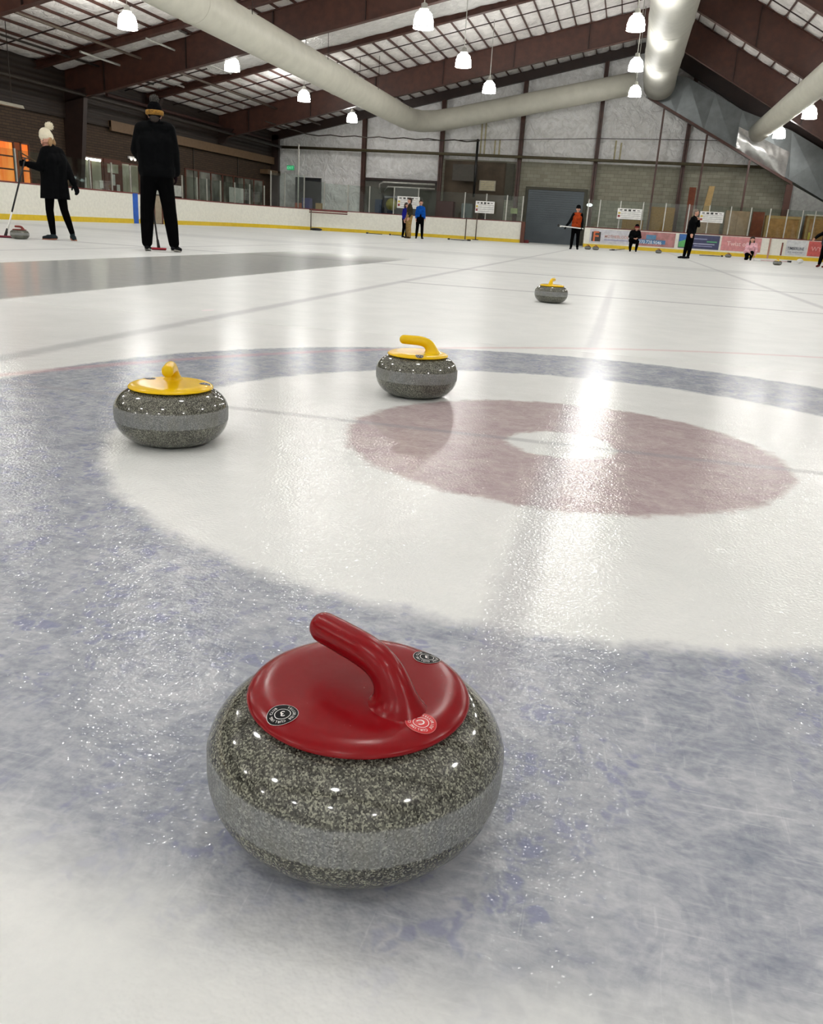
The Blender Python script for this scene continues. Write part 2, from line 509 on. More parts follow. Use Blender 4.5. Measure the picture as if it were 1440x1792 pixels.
def ceil_side(l0, l1, pitch, nl):
    ns = int((S1 - S0) / 1.25)
    def fn(u, v):
        l = l0 + (l1 - l0) * u; s = S0 + (S1 - S0) * v
        a = abs(math.sin(PI * u * nl)) ** .6; b = abs(math.sin(PI * v * ns)) ** .45
        n = noise.noise((l * .9, s * .7, 0)) * .05 + noise.noise((l * 3, s * 2.2, 4)) * .02
        return (l, s, roof(l) + .06 - .08 * a * (.55 + .45 * b) + n * a)
    return fn, nl * 5, ns * 3
ce = MB()
fn, a, b = ceil_side(LW, RIDGE, .67, 36); ce.grid(fn, a, b)
fn, a, b = ceil_side(RIDGE, RW, .67, 19); ce.grid(fn, a, b)
CEIL = tag(ce.build('ceiling', INSU), 'white quilted roof insulation between brown purlins', 'ceiling', kind='structure')
def purlin(l):
    p = MB(); z = roof(l)
    p.box2((l - .016, S0, z - .03), (l + .016, S1, z + .10)); p.build('purlin', STEEL, CEIL)
for k in range(1, 36): purlin(LW + (RIDGE - LW) * k / 36)
for k in range(1, 19): purlin(RIDGE + (RW - RIDGE) * k / 19)
for s in [3.8, 11.4, 19, 25, 27.6, 34, 36.2, 40.4, 42.9, 48, 50.6]:
    r = MB(); r.tube((LW, s, roof(LW) - .14), (RIDGE, s, roof(RIDGE) - .14), .022, seg=6); r.tube((RIDGE, s, roof(RIDGE) - .14), (RW, s, roof(RW) - .14), .022, seg=6)
    r.build('bracing_rod', STEELD, CEIL)

def wall(name, verts, faces, m, lab):
    w_ = MB(); w_.add(verts, faces)
    return tag(w_.build(name, m), lab, 'wall', kind='structure')
prof = [(LW, -.03), (RW, -.03), (RW, roof(RW) + .2), (RIDGE, roof(RIDGE) + .2), (LW, roof(LW) + .2)]
w_ = MB(); w_.prism(prof, 'y', S1, S1 + .2); WB = tag(w_.build('wall_back', BLOCK), 'far gable end wall of concrete block with white insulation above', 'wall', kind='structure')
w_ = MB(); w_.prism(prof, 'y', S0 - .2, S0); tag(w_.build('wall_front', INSW), 'insulated gable wall behind the camera', 'wall', kind='structure')
w_ = MB(); w_.box2((LW - .2, S0, -.03), (LW, S1, 5.3)); tag(w_.build('wall_left', SIDING), 'dark brown ribbed side wall above the lobby', 'wall', kind='structure')
w_ = MB(); w_.box2((RW, S0, -.03), (RW + .2, S1, 4.2)); tag(w_.build('wall_right', INSW), 'insulated right side wall', 'wall', kind='structure')

w_ = MB(); w_.box2((-22.0, S0, 3.74), (-21.88, S1 - .7, 5.56)); tag(w_.build('wall_left', SIDING), 'dark brown ribbed wall between lobby fascia and roof insulation', 'wall', kind='structure')
def ins_panel(l0, l1, z0, seed):
    def fn(u, v):
        l = l0 + (l1 - l0) * u; zt = roof(l) - .15; z = z0 + (zt - z0) * v
        e = min(1, min(u, 1 - u) * 8) ** .5 * min(1, min(v, 1 - v) * 10) ** .5
        seam = abs(math.sin(PI * (z - z0) / 1.55)) ** .5
        d = (.14 + .14 * noise.noise((l * .8, seed, z * .9)) + .11 * abs(noise.noise((l * 1.8 + z, seed, z * 1.9)))) * e * (.2 + .8 * seam)
        return (l, S1 - .02 - d, z)
    p = MB(); p.grid(fn, 40, 56); p.build('insulation_panel', INSW, WB)
for i, (a, b, z) in enumerate([(-21.9, -16.15, .0), (-16.0, -11.4, 3.15), (-11.2, -6.75, 4.42), (-6.55, -2.4, 4.45), (-2.2, 2.4, 4.5), (2.6, 13, 4.6)]):
    ins_panel(a, b, z, i * 7.3)
# dado of the wall left of the big door: brown boards and pipes area
p = MB(); p.box2((-16.0, S1 - .06, 0), (-11.4, S1, 3.1)); p.build('wall_board', mat('grey_wallboard', (98, 97, 90), .8, var=.2, scale=1), WB)
p = MB(); p.box2((-11.1, S1 - .06, 0), (-7.4, S1, 4.35)); p.build('wall_board', mat('brown_wallboard', (88, 76, 62), .8, var=.25, scale=1.2), WB)
p = MB(); p.box2((-16.05, S1 - .2, 3.02), (-11.3, S1 - .02, 3.16)); p.build('ledge', STEELD, WB)

# end frame
def gable_frame():
    t = empty('end_frame', (0, S1 - .35, 0), 0, 'dark brown steel end frame standing against the far gable wall', 'frame')
    r = MB(); r.prism([(-23.9, 4.50), (RIDGE, 10.33), (RIDGE, roof(RIDGE) - .02), (-23.9, roof(-23.9) - .02)], 'y', S1 - .6, S1 - .35)
    r.build('rafter', STEELD, t)
    r = MB(); r.prism([(RIDGE, 10.05), (RW, 2.75), (RW, roof(RW) - .02), (RIDGE, roof(RIDGE) - .02)], 'y', S1 - .6, S1 - .35)
    r.build('rafter', STEELD, t)
    for l in (-16.07, -11.3, -6.65, -2.3, 2.5):
        c = MB(); zt = roof(l) - .3
        c.box2((l - .11, S1 - .55, 0), (l + .11, S1 - .53, zt)); c.box2((l - .11, S1 - .3, 0), (l + .11, S1 - .28, zt)); c.box2((l - .015, S1 - .55, 0), (l + .015, S1 - .28, zt))
        c.build('column', STEEL, t)
    c = MB(); c.box2((-22.1, S1 - .6, 0), (-21.5, S1 - .3, 5.3)); c.build('column', STEELD, t)
gable_frame()

def girder(side, s, depth, lab, drop=0):
    """one half of a roof frame: web, flanges, stiffeners; left halves get their tapered column too"""
    t = empty('roof_girder', (-11 if side < 0 else 7, s, 0), 0, lab, 'girder', 'brown steel girders under the roof')
    if side < 0: l0, l1 = -23.6, RIDGE
    else: l0, l1 = RIDGE, RW
    top = lambda l: roof(l) - .02
    low = lambda l: roof(l) - depth + (.06 if side < 0 else 0)
    m = MB(); m.prism([(l0, low(l0)), (l1, low(l1)), (l1, top(l1)), (l0, top(l0))], 'y', s - .012, s + .012); m.build('web', STEEL, t)
    for f, nm in ((low, 'lower_flange'), (top, 'upper_flange')):
        m = MB(); m.prism([(l0, f(l0) - .03), (l1, f(l1) - .03), (l1, f(l1)), (l0, f(l0))], 'y', s - .13, s + .13); m.build(nm, STEEL, t)
    if depth > .6:
        n = 7 if side < 0 else 4
        for k in range(1, n):
            l = l0 + (l1 - l0) * k / n
            m = MB(); m.box2((l - .01, s - .11, low(l)), (l + .01, s + .11, top(l))); m.build('stiffener', STEELD, t)
        if side < 0:
            cp = [(-21.98, 0), (-21.55, 0), (-21.0, 4.85), (-23.0, 4.4), (-23.6, 5.0), (-21.98, 4.2)] if s < 33 else [(-21.87, 4.12), (-21.6, 4.12), (-21.0, 4.85), (-21.87, 4.9)]
            m = MB(); m.prism(cp, 'y', s - .13, s + .13); m.build('column', STEELD, t)
            m = MB(); m.tube((-21.9, s, 4.4), (-20.2, s, roof(-20.2) - depth), .04); m.build('knee_brace', STEELD, t)
        else:
            m = MB(); m.prism([(12.9, 0), (13.4, 0), (13.4, 3.9), (12.0, 3.4)], 'y', s - .13, s + .13); m.build('column', STEELD, t)
near = 'brown steel roof girder above and behind the camera, outside the view'
for s, lab in ((45.3, 'brown steel girder left of the ridge, the deep one nearest the far gable wall'),
               (32.0, 'deep brown steel girder left of the ridge crossing behind the long round duct'),
               (22.8, 'brown steel girder at the very top left corner of the view'),
               (15.2, near), (7.6, near), (0, near), (-7.5, near)):
    girder(-1, s, 1.2, lab)
KC = MB(); KC.prism([(-21.87, 4.12), (-21.6, 4.12), (-21.1, 5.3), (-21.87, 5.3)], 'y', 37.87, 38.13); tag(KC.build('steel_column', STEELD, base=True), 'dark brown steel column on the left side wall behind the man in black', 'column')
girder(-1, 38.0, .34, 'shallow brown steel beam left of the ridge below smooth white sheet insulation')
girder(-1, 30.3, .31, 'shallow brown steel beam left of the ridge just in front of a deep girder')
for s, lab in ((45.3, 'brown steel girder right of the ridge duct, the one nearest the far gable wall'),
               (37.7, 'deep brown steel girder right of the ridge, second from the gable wall'),
               (30.2, 'brown steel girder at the top right corner of the view'),
               (22.7, near), (15.2, near), (7.6, near), (0, near), (-7.5, near)):
    girder(1, s, 1.45, lab)

# smooth draped insulation sheets beside the shallow beams
def drape(l0, l1, s0, s1, lab):
    def fn(u, v):
        l = l0 + (l1 - l0) * u; s = s0 + (s1 - s0) * v
        return (l, s, roof(l) - .10 - .10 * math.sin(PI * v) + .05 * noise.noise((l * 1.1, s * .8, 9)) + .03 * noise.noise((l * 4, s * 2, 3)))
    m = MB(); m.grid(fn, 120, 8)
    tag(m.build('insulation_sheet', FOIL), lab, 'insulation')
drape(-17.9, -3.2, 35.2, 37.85, 'long smooth white insulation sheet draped under the roof left of the ridge')
drape(-21.6, -16.4, 30.6, 31.8, 'short white insulation sheet under the roof left of the long duct')

# ---------------------------------------------------------------- left side: lobby building
t = empty('lobby_building', (-22.9, 36, 0), 0, 'brown brick lobby building with fascia board along the left side of the rink', 'building')
m = MB(); m.box2((-23.9, 14, -.03), (-22, 52.6, 3.76)); m.build('brick_wall', BRICK, t)
m = MB(); m.box2((-23.9, 34.8, 3.76), (-21.76, 52.9, 4.0)); m.box2((-21.84, 34.8, 3.62), (-21.74, 52.9, 4.02)); m.build('fascia', mat('tan_fascia', (108, 84, 58), .6), t)
m = MB(); m.box2((-23.9, 31.8, 3.80), (-21.9, 34.8, 4.0)); m.build('beam', WOODR, t)
m = MB(); m.box2((-22.05, 51.0, 3.0), (-21.5, 53.0, 3.25)); m.build('fascia', mat('tan_fascia'), t)
for s in (38.2, 42.5, 47.8):
    m = MB(); m.box2((-22.03, s - .03, 0), (-21.96, s + .03, 3.7)); m.build('downpipe', PIPED, t)
# band of windows with red brown mullions
FR = mat('mullion_red_brown', (92, 48, 32), .55)
PANE = Mat('dim_pane', lin((98, 98, 88)), .08); PV = PANE.coord(); PANE.base(PANE.mix(PANE.noise(PV, .8, 3).step(.35, .65), lin((60, 58, 48)), lin((128, 130, 118)))); PANE = PANE.m
def window(nm, s0, s1, z0, z1, n, pane, l=-22, lab=None):
    wn = empty(nm, (l, (s0 + s1) / 2, z0), 0); tag(wn, lab, 'window', kind='structure')
    fw = .05
    f = MB()
    f.box2((l - .02, s0, z0), (l + .05, s1, z0 + fw)); f.box2((l - .02, s0, z1 - fw), (l + .05, s1, z1))
    for i in range(n + 1):
        s = s0 + (s1 - s0) * i / n; f.box2((l - .02, s - fw, z0), (l + .06, s + fw, z1))
    f.build('window_frame', FR, wn)
    for i in range(n):
        a = s0 + (s1 - s0) * i / n + fw; b = s0 + (s1 - s0) * (i + 1) / n - fw
        g = MB(); g.box2((l, a, z0 + fw), (l + .015, b, z1 - fw)); g.build('pane', pane, wn)
    return wn
window('window_1', 41.6, 51.4, 1.0, 2.62, 7, PANE, lab='row of tall lobby windows with red brown mullions towards the far corner')
LIT = Mat('lit_pane', lin((120, 118, 100)), .1); LV = LIT.coord()
LIT.l.new(LIT.mix(LIT.noise(LV, 1.2, 3).step(.35, .65), (.05, .048, .035), (.16, .16, .13)), LIT.b.inputs['Emission Color']); LIT.b.inputs['Emission Strength'].default_value = 1.3; LIT = LIT.m
window('window_2', 32.6, 34.3, .5, 2.5, 2, LIT, lab='pale lobby window beside the entrance door with a tube light inside')
window('window_3', 35.75, 37.2, .5, 2.45, 2, LIT, lab='narrow lobby window right of the entrance door, behind the man in black')
d = empty('door_1', (-22, 35.05, 0), 0); tag(d, 'red brown lobby entrance door with small glass light and notices', 'door', kind='structure')
m = MB(); m.box2((-22.0, 34.4, 0), (-21.93, 35.7, 2.5)); m.build('door_leaf', FR, d)
m = MB(); m.box2((-21.93, 34.62, 1.95), (-21.92, 35.45, 2.3)); m.build('glass_light', LIT, d)
m = MB(); m.tube((-21.9, 34.62, 1.0), (-21.9, 34.62, 1.3), .02); m.build('door_handle', ALU, d)
ORG = Mat('orange_lit_pane', (.2, .05, .0), .3); OV = ORG.coord()
ORG.l.new(ORG.mix(ORG.noise(ORG.mapping(OV, (1, 2.5, .5)), 1.5, 3).step(.3, .7), (.85, .16, .02), (1.0, .36, .08)), ORG.b.inputs['Emission Color']); ORG.b.inputs['Emission Strength'].default_value = 1.0; ORG = ORG.m
def owin(nm, s0, s1, lab):
    wn = empty(nm, (-22, (s0 + s1) / 2, .6), 0); tag(wn, lab, 'window', kind='structure')
    m = MB()
    for z in (.6, 1.62, 2.06, 2.55): m.box2((-22.0, s0 - .05, z), (-21.93, s1 + .05, z + .05))
    m.box2((-22.0, s0 - .06, .6), (-21.93, s0, 2.6)); m.box2((-22.0, s1, .6), (-21.93, s1 + .06, 2.6)); m.build('window_frame', FR, wn)
    m = MB(); m.box2((-22.0, s0, .62), (-21.98, s1, 2.58)); m.build('pane', ORG, wn)
owin('window_4', 27.6, 28.7, 'window glowing orange at the left edge above the boards')
owin('window_5', 29.15, 29.55, 'narrow window glowing orange beside the woman with the broom')
m = MB(); m.box2((-21.98, 28.7, .7), (-21.95, 29.1, 2.58)); tag(m.build('curtain', mat('orange_curtain', (150, 72, 22), .7)), 'orange brown curtain strip between the two glowing windows', 'curtain')
# stair rail in front of the orange windows
m = empty('stair_rail', (-21.5, 29.8, 0), 0, 'thin brown diagonal stair handrail in front of the lobby brick wall', 'railing')
for a, b in (((-21.5, 28.4, 2.25), (-21.5, 31.2, 1.45)), ((-21.5, 28.4, 2.0), (-21.5, 31.2, 1.2))):
    r = MB(); r.tube(a, b, .025, seg=8); r.build('rail', mat('tan_fascia'), m)
for s in (28.4, 31.2):
    r = MB(); r.tube((-21.5, s, 0), (-21.5, s, 2.25 - (s - 28.4) * .285), .025, seg=8); r.build('post', mat('tan_fascia'), m)
# tube light seen in the lobby window
t = empty('tube_light', (-21.85, 33.4, 2.35), 0, 'glowing white tube light at the top of the lobby window', 'light')
m = MB(); m.tube((-21.85, 32.95, 2.37), (-21.85, 34.0, 2.37), .045); m.build('tube', emis('tube_glow', (1, .96, .8), 6), t)
m = MB(); m.box2((-21.93, 32.9, 2.41), (-21.8, 34.05, 2.45)); m.build('housing', ALU, t)
t = empty('emergency_light', (-21.9, 36.5, 2.6), 0, 'small twin lamp emergency light above the lobby door', 'light')
for s in (36.35, 36.65):
    m = MB(); m.ell((-21.8, s, 2.62), (.06, .06, .06)); m.build('lamp_head', emis('weak_lamp', (1, .95, .85), 1.2), t)
m = MB(); m.box2((-21.95, 36.3, 2.64), (-21.86, 36.7, 2.74)); m.build('box', WHITEP, t)
def notice(s0, s1, z0, z1, lab, l=-21.915):
    m = MB(); m.box2((l, s0, z0), (l + .008, s1, z1)); tag(m.build('notice', mat('paper', (205, 208, 200), .8), base=True), lab, 'notice', 'paper notices on the lobby front')
notice(30.45, 30.85, 1.4, 1.9, 'white paper notice left of the woman, above the boards')
notice(32.75, 33.05, 1.25, 1.65, 'white paper notice right of the woman on the lobby window', -21.93)
notice(34.85, 35.15, 1.45, 1.9, 'white paper notice high on the lobby door')
notice(35.25, 35.5, 1.2, 1.5, 'white paper notice low on the lobby door')
notice(34.0, 34.25, 1.3, 1.6, 'small white paper notice on the window left of the lobby door', -21.93)
notice(38.2, 41.2, 1.25, 1.75, 'wide pale notice panel on the brick wall right of the man in black')
notice(46.5, 48.4, 1.2, 2.0, 'pale poster hung inside the far lobby windows')
# fluorescent batten at the left edge
t = empty('batten_light', (-20, 25.9, 3.45), 0, 'unlit grey fluorescent batten hanging at the left edge of the view', 'light')
m = MB(); m.prism([(-20.12, 3.46), (-19.88, 3.46), (-19.93, 3.56), (-20.07, 3.56)], 'y', 24.2, 26.75); m.build('reflector', mat('dull_white', (150, 145, 130), .5), t)
for s in (24.8, 26.3):
    m = MB(); m.tube((-20, s, 3.5), (-20, s, roof(-20)), .012, seg=6); m.build('hanger', PIPED, t)

# pipes along the roof and side
def pipe(nm, pts, r, m_, lab, cat='pipe'):
    p = MB(); p.path(pts, r, 10); tag(p.build(nm, m_), lab, cat)
pipe('pipe', [(-21, 15, 4.58), (-21, 51.8, 4.58)], .07, PIPED, 'long dark pipe running level along the left side wall')
pipe('pipe', [(-21.2, 52.3, 4.62), (13.5, 52.3, 4.62)], .085, mat('pipe_olive', (84, 76, 54), .5), 'long level olive brown pipe across the far gable wall')
pipe('pipe', [(-18.6, 15, 5.9), (-18.6, 52, 5.9)], .045, PIPE, 'thin brown pipe below the roof insulation left of the long duct')
pipe('pipe', [(-19.5, 29.5, 5.66), (-19.5, 37.0, 5.66)], .04, ALU, 'short bright conduit below the roof behind the man in black')
pipe('pipe', [(-17.2, 30.0, 6.2), (-17.2, 36.8, 6.2)], .035, ALU, 'bright conduit running beside the underside of the long duct')
pipe('pipe', [(-20.4, 15, 5.6), (-20.4, 36, 5.6)], .04, PIPED, 'dark sprinkler pipe near the left eave')
pipe('pipe', [(-21.7, 34.5, 4.95), (-21.7, 51.9, 4.95)], .07, mat('dark_red_pipe', (62, 32, 26), .6), 'dark red pipe high on the brown side wall')
pipe('cable', [(-18.7, 44, 5.15)] + [(-18.5 + 10 * k / 14, 49.5, 5.1 + .035 * math.cos(k * PI)) for k in range(15)], .03, PIPED, 'slack dark cable strung across in front of the far gable', 'cable')
pipe('cable', [(-12.4, 52.4, 5.3), (-6.6, 52.4, 5.55), (-2.3, 52.4, 5.75), (2.5, 52.4, 5.85), (6, 52.4, 5.9)], .018, PIPED, 'thin dark cable running level across the white far wall', 'cable')
for l, z0, z1, lab in ((-8.95, 4.66, 6.5, 'leftmost of the pale vertical conduits on the far wall'), (-8.72, 4.66, 6.5, 'second pale vertical conduit on the far wall'),
                       (-8.12, 4.66, 5.5, 'third pale vertical conduit on the far wall'), (-7.85, 4.66, 5.5, 'fourth pale vertical conduit on the far wall'),
                       (-1.3, 4.7, 5.7, 'pale conduit right of the big door, high on the wall'), (-1.0, 4.7, 5.6, 'pale conduit beside the one right of the big door')):
    pipe('conduit', [(l, 52.6, z0), (l, 52.6, z1)], .045, mat('pale_conduit', (196, 186, 150), .5), lab)
pipe('pipe', [(-14.9, 52.5, 2.3), (-14.9, 52.5, 2.8), (-14.7, 52.5, 2.92), (-11.5, 52.5, 2.92)], .06, ALU, 'upper grey pipe with a bend under the white wall panel')
pipe('pipe', [(-14.6, 52.5, 2.4), (-14.4, 52.5, 2.68), (-11.5, 52.5, 2.68)], .045, ALU, 'lower grey pipe with a bend under the white wall panel')
pipe('pole', [(-17.2, 44.9, 0), (-17.25, 45.0, 4.2)], .035, ALU, 'tall thin grey pole rising above the corner glass', 'pole')
pipe('pipe', [(-8.95, 51.5, 2.3), (-8.95, 51.5, 5.4)], .07, BLACKP, 'thin black vertical pipe on the far wall beside the brown board')

# ---------------------------------------------------------------- ducts
pts = [(-12.35, s, 6.0) for s in (10, 20, 30, 40, 47.5)] + [(-12.3, 49.0, 6.02), (-12.0, 50.2, 6.08), (-11.3, 50.9, 6.2), (-10.2, 51.1, 6.42), (-7, 51.1, 7.08), (-3.5, 51.1, 7.8), (-.6, 51.1, 8.4)]
t = empty('round_duct', (-12, 30, 6), 0, 'long cream round duct left of the ridge that elbows and climbs along the far wall', 'duct')
m = MB(); m.path(pts, .56, 28); m.build('tube', DUCT, t)
for s in (24, 36.5):
    m = MB(); m.lathe([(.565, -.03), (.575, 0), (.565, .03)], seg=28, close=False)
    R = Matrix.Rotation(PI / 2, 3, 'X'); m.v = [R @ v + Vector((-12.35, s, 6.0)) for v in m.v]; m.build('seam_band', DUCT, t)
for s in (20, 27, 34, 41, 47):
    for dx in (-.45, .45):
        m = MB(); m.tube((-12.35 + dx, s, 6.3), (-12.35 + dx, s, roof(-12.35) - .05), .012, seg=6); m.build('hanger', PIPED, t)
t = empty('round_duct', (.55, 30, 8), 0, 'big cream round duct running straight under the ridge', 'duct')
m = MB(); m.path([(.55, 8, 8.55)] + [(.55, s, 8.55) for s in (20, 30, 40, 48)] + [(.56, 49.4, 8.48), (.6, 50.3, 8.2)], [.84] * 5 + [.84, .80, .74], 32); m.build('tube', DUCTM, t)
for s in (30.5, 37, 43.5):
    m = MB(); m.lathe([(.845, -.04), (.862, 0), (.845, .04)], seg=32, close=False)
    R = Matrix.Rotation(PI / 2, 3, 'X'); m.v = [R @ v + Vector((.55, s, 8.55)) for v in m.v]; m.build('seam_band', DUCTM, t)
t = empty('round_duct', (5.85, 40, 6), 0, 'cream round duct right of the ridge ending at the silver metal duct', 'duct')
m = MB(); m.path([(5.85, s, 6.12) for s in (15, 30, 45, 50.4)], .47, 28); m.build('tube', DUCT, t)
for s in (40, 47):
    m = MB(); m.tube((5.85, s, 6.3), (5.85, s, roof(5.85) - .05), .012, seg=6); m.build('hanger', PIPED, t)

# sloping sheet metal duct with cross-broken panels
t = empty('sheet_metal_duct', (4, 51, 5), 0, 'silver sheet metal duct with cross-broken panels sloping down the right of the far wall', 'duct')
topl = [(.35, 8.95), (2.0, 8.75), (3.5, 8.0), (5.0, 7.25), (6.2, 6.85), (7.6, 6.35), (9.6, 5.35), (12.4, 3.9)]
botl = [(.0, 7.85), (1.65, 7.02), (3.2, 6.25), (4.87, 5.46), (6.3, 4.75), (7.9, 4.0), (9.9, 3.0), (12.4, 1.8)]
y0, y1 = 51.25, 52.2
for i in range(7):
    a, b, c, d = topl[i], topl[i + 1], botl[i + 1], botl[i]
    cx_, cz = sum(p[0] for p in (a, b, c, d)) / 4, sum(p[1] for p in (a, b, c, d)) / 4
    vs = [(a[0], y0, a[1]), (b[0], y0, b[1]), (c[0], y0, c[1]), (d[0], y0, d[1]), (cx_, y0 - .035 - .02 * (i % 2), cz), (a[0], y1, a[1]), (b[0], y1, b[1]), (c[0], y1, c[1]), (d[0], y1, d[1])]
    m = MB(); m.add(vs, [(0, 1, 4), (1, 2, 4), (2, 3, 4), (3, 0, 4), (0, 5, 6, 1), (3, 2, 7, 8), (5, 8, 7, 6), (0, 3, 8, 5), (1, 6, 7, 2)])
    m.build('duct_panel', GALV, t)
def crumple(u, v):
    l = 4.95 + 2.7 * u; zt = 6.45 - .42 * (l - 4.95); zb = 5.42 - .5 * (l - 4.87)
    z = zb + (zt - zb) * v
    return (l, 51.12 - .28 * math.sin(PI * u) * math.sin(PI * v) + .07 * abs(noise.noise((l * 2.4 + z, z * 1.2, 1))), z)
m = MB(); m.grid(crumple, 50, 20); m.build('crumpled_foil', mat('foil', (222, 222, 220), .22, .7), t)
# brown lean-to frame below it
t = empty('lean_to_frame', (4, 51.1, 0), 0, 'thin red brown steel frame with sloping rafter and slim posts below the silver duct', 'frame')
m = MB(); m.prism([(0.1, 7.66), (8.05, 3.72), (8.05, 3.86), (0.1, 7.80)], 'y', 50.95, 51.15); m.build('rafter', STEEL, t)
for l, z in ((1.02, 7.2), (3.4, 6.0), (5.75, 4.85), (7.95, 3.75)):
    m = MB(); w2 = .05 if l < 7 else .17
    m.box2((l - w2, 50.98, 0), (l + w2, 51.1, z)); m.build('post', STEEL, t)
# grey plastic sheet right of it
def shfn(u, v):
    l = 8.12 + 5.3 * u; z = v * (3.75 - .47 * (l - 8.12)) if True else 0
    return (l, 51.3 - .06 * abs(noise.noise((l * 1.2, z * 1.2, 2))), z + .0)
m = MB(); m.grid(shfn, 20, 20); tag(m.build('plastic_sheet', mat('grey_sheet', (150, 152, 150), .35, .2, bump=.3, bscale=3)), 'grey plastic sheeting hung right of the lean-to frame', 'sheeting')

# ---------------------------------------------------------------- high bay lamps
GLOW = emis('lamp_glow', (1.0, .985, .955), LAMP)
def lamp_proto():
    r = empty('high_bay_lamp', (0, 0, 0))
    m = MB(); m.lathe([(.285, 0), (.28, .16), (.225, .35), (.12, .44)], seg=14); m.build('globe', GLOW, r)
    m = MB(); m.lathe([(.298, -.012), (.302, .012), (.29, .02)], seg=16, close=False); m.build('rim', ALU, r)
    m = MB(); m.lathe([(.13, .44), (.135, .48), (.09, .50), (.09, .60), (.03, .63)], seg=16); m.build('ballast_housing', ALU, r)
    m = MB(); m.tube((0, 0, .62), (0, 0, 1), .015, seg=8); m.build('stem', ALU, r)
    return r
LP = lamp_proto()
lamps = [(-16.77, 28.1, 6.12, 'glowing lamp highest at the left, left of the long duct'), (-16.72, 35.9, 6.17, 'glowing lamp below the long duct, second in the left row'),
         (-16.47, 43.6, 6.09, 'glowing lamp third in the left row, in front of a brown girder'), (-16.4, 51.3, 6.04, 'glowing lamp farthest in the left row, left of the elbow duct'),
         (-6.82, 28.1, 6.23, 'glowing lamp nearest in the row between long duct and ridge duct'), (-7.04, 35.9, 6.49, 'glowing lamp second in the row between long duct and ridge duct'),
         (-7.23, 43.6, 6.69, 'glowing lamp farthest in the row between long duct and ridge duct'),
         (-.7, 35.9, 7.81, 'glowing lamp at the top just left of the ridge duct'), (-.62, 43.6, 7.75, 'glowing lamp in the middle just left of the ridge duct'),
         (-.61, 51.3, 7.79, 'glowing lamp lowest beside the far end of the ridge duct'),
         (7.1, 43.8, 6.04, 'glowing lamp at the right edge below the roof girder'), (7.02, 51.3, 6.0, 'glowing lamp in front of the crumpled foil at the right')]
off = 'glowing lamp of the hall outside the view'
for s in (18.6, 11.2, 3.8, -3.6, -11):
    for l in (-15.5, -6.5, -.65, 6.6): lamps.append((l, s, {-15.5: 5.7, -6.5: 6.1, -.65: 7.3, 6.6: 5.7}[l], off))
for l, s, z, lab in ((6.6, 26.0, 5.7, off), (6.6, 33.3, 5.7, off), (-.65, 26.0, 7.3, off)): lamps.append((l, s, z, lab))
for i, (l, s, z, lab) in enumerate(lamps):
    o = LP if i == 0 else copy_tree(LP)
    kf = (.87 if abs(l) < 1 else .925) if lab != off else 1
    l, s, z = l * kf, s * kf, .56 + (z - .56) * kf
    o.location = (l, s, z)
    tag(o, lab, 'lamp', 'high bay lamps under the roof')
    st = [c for c in o.children if c.name.startswith('stem')][0]
    st.scale = (1, 1, 1); zt = roof(l) - z - .05
    st.scale.z = max(.1, (zt - .62) / .38); st.location.z = .62 - .62 * st.scale.z

# ---------------------------------------------------------------- boards and glass around the rink
def strip(path, z0, z1, o0, o1, mb):
    n = len(path); P_ = [Vector((a, b, 0)) for a, b in path]; nn = []
    for i in range(n):
        d = (P_[min(i + 1, n - 1)] - P_[max(i - 1, 0)]).normalized(); nn.append(Vector((-d.y, d.x, 0)))
    vs = []
    for p, q in zip(P_, nn):
        for o, z in ((o0, z0), (o1, z0), (o1, z1), (o0, z1)): vs.append(p + q * o + Vector((0, 0, z)))
    fs = [(i * 4 + k, i * 4 + (k + 1) % 4, (i + 1) * 4 + (k + 1) % 4, (i + 1) * 4 + k) for i in range(n - 1) for k in range(4)]
    fs += [(0, 1, 2, 3), ((n - 1) * 4 + 3, (n - 1) * 4 + 2, (n - 1) * 4 + 1, (n - 1) * 4)]
    mb.add(vs, fs); return mb
def arcpt(ph, r=8.5):
    a = math.radians(ph); return (-10.5 - r * math.cos(a), 39.5 + r * math.sin(a))
def board(path, h, lab):
    a = path[len(path) // 2]
    t = empty('dasher_board', (a[0], a[1], 0), 0, lab, 'rink board', 'white boards around the ice')
    strip(path, 0, h, 0, .10, MB()).build('panel', BOARD, t)
    strip(path, 0, .17, -.015, 0, MB()).build('kick_plate', KICK, t)
    strip(path, h, h + .045, -.01, .13, MB()).build('top_rail', RAIL, t)
    return t
B1 = board([(-19, s) for s in (-11, 10, 33.2)], 1.10, 'white rink board with yellow kick plate along the left, behind the two near people')
m = MB(); m.box2((-19.0, 31.64, .0), (-18.98, 31.99, 1.12)); m.build('blue_line_stripe', mat('blue_stripe', (24, 88, 186), .4), B1)
t = empty('rink_gate', (-19, 33.5, 0), 0, 'beige gate with brown edges in the boards, seen between the legs of a person', 'gate')
m = MB(); m.box2((-19.05, 33.2, .02), (-18.98, 33.85, 1.12)); m.build('gate_leaf', mat('beige_gate', (150, 138, 118), .6), t)
for s in (33.2, 33.85):
    m = MB(); m.box2((-19.1, s - .04, 0), (-18.95, s + .04, 1.14)); m.build('gate_post', FR, t)
left2 = [(-19, 33.9), (-19, 36.5), (-19, 39.5)] + [arcpt(k) for k in range(6, 91, 6)] + [(-8, 48), (-5.6, 48)]
B2 = board(left2, 1.05, 'white rink board that curves round the far left corner to the big door')
B3 = board([(-2.25, 48), (4, 48), (13, 48)], .98, 'rink board with advertising banners along the far end right of the big door')
m = MB(); m.box2((-5.62, 47.9, 0), (-5.42, 48.2, 1.08)); tag(m.build('gate_post', FR, base=True), 'brown gate post at the end of the boards left of the big door', 'post')
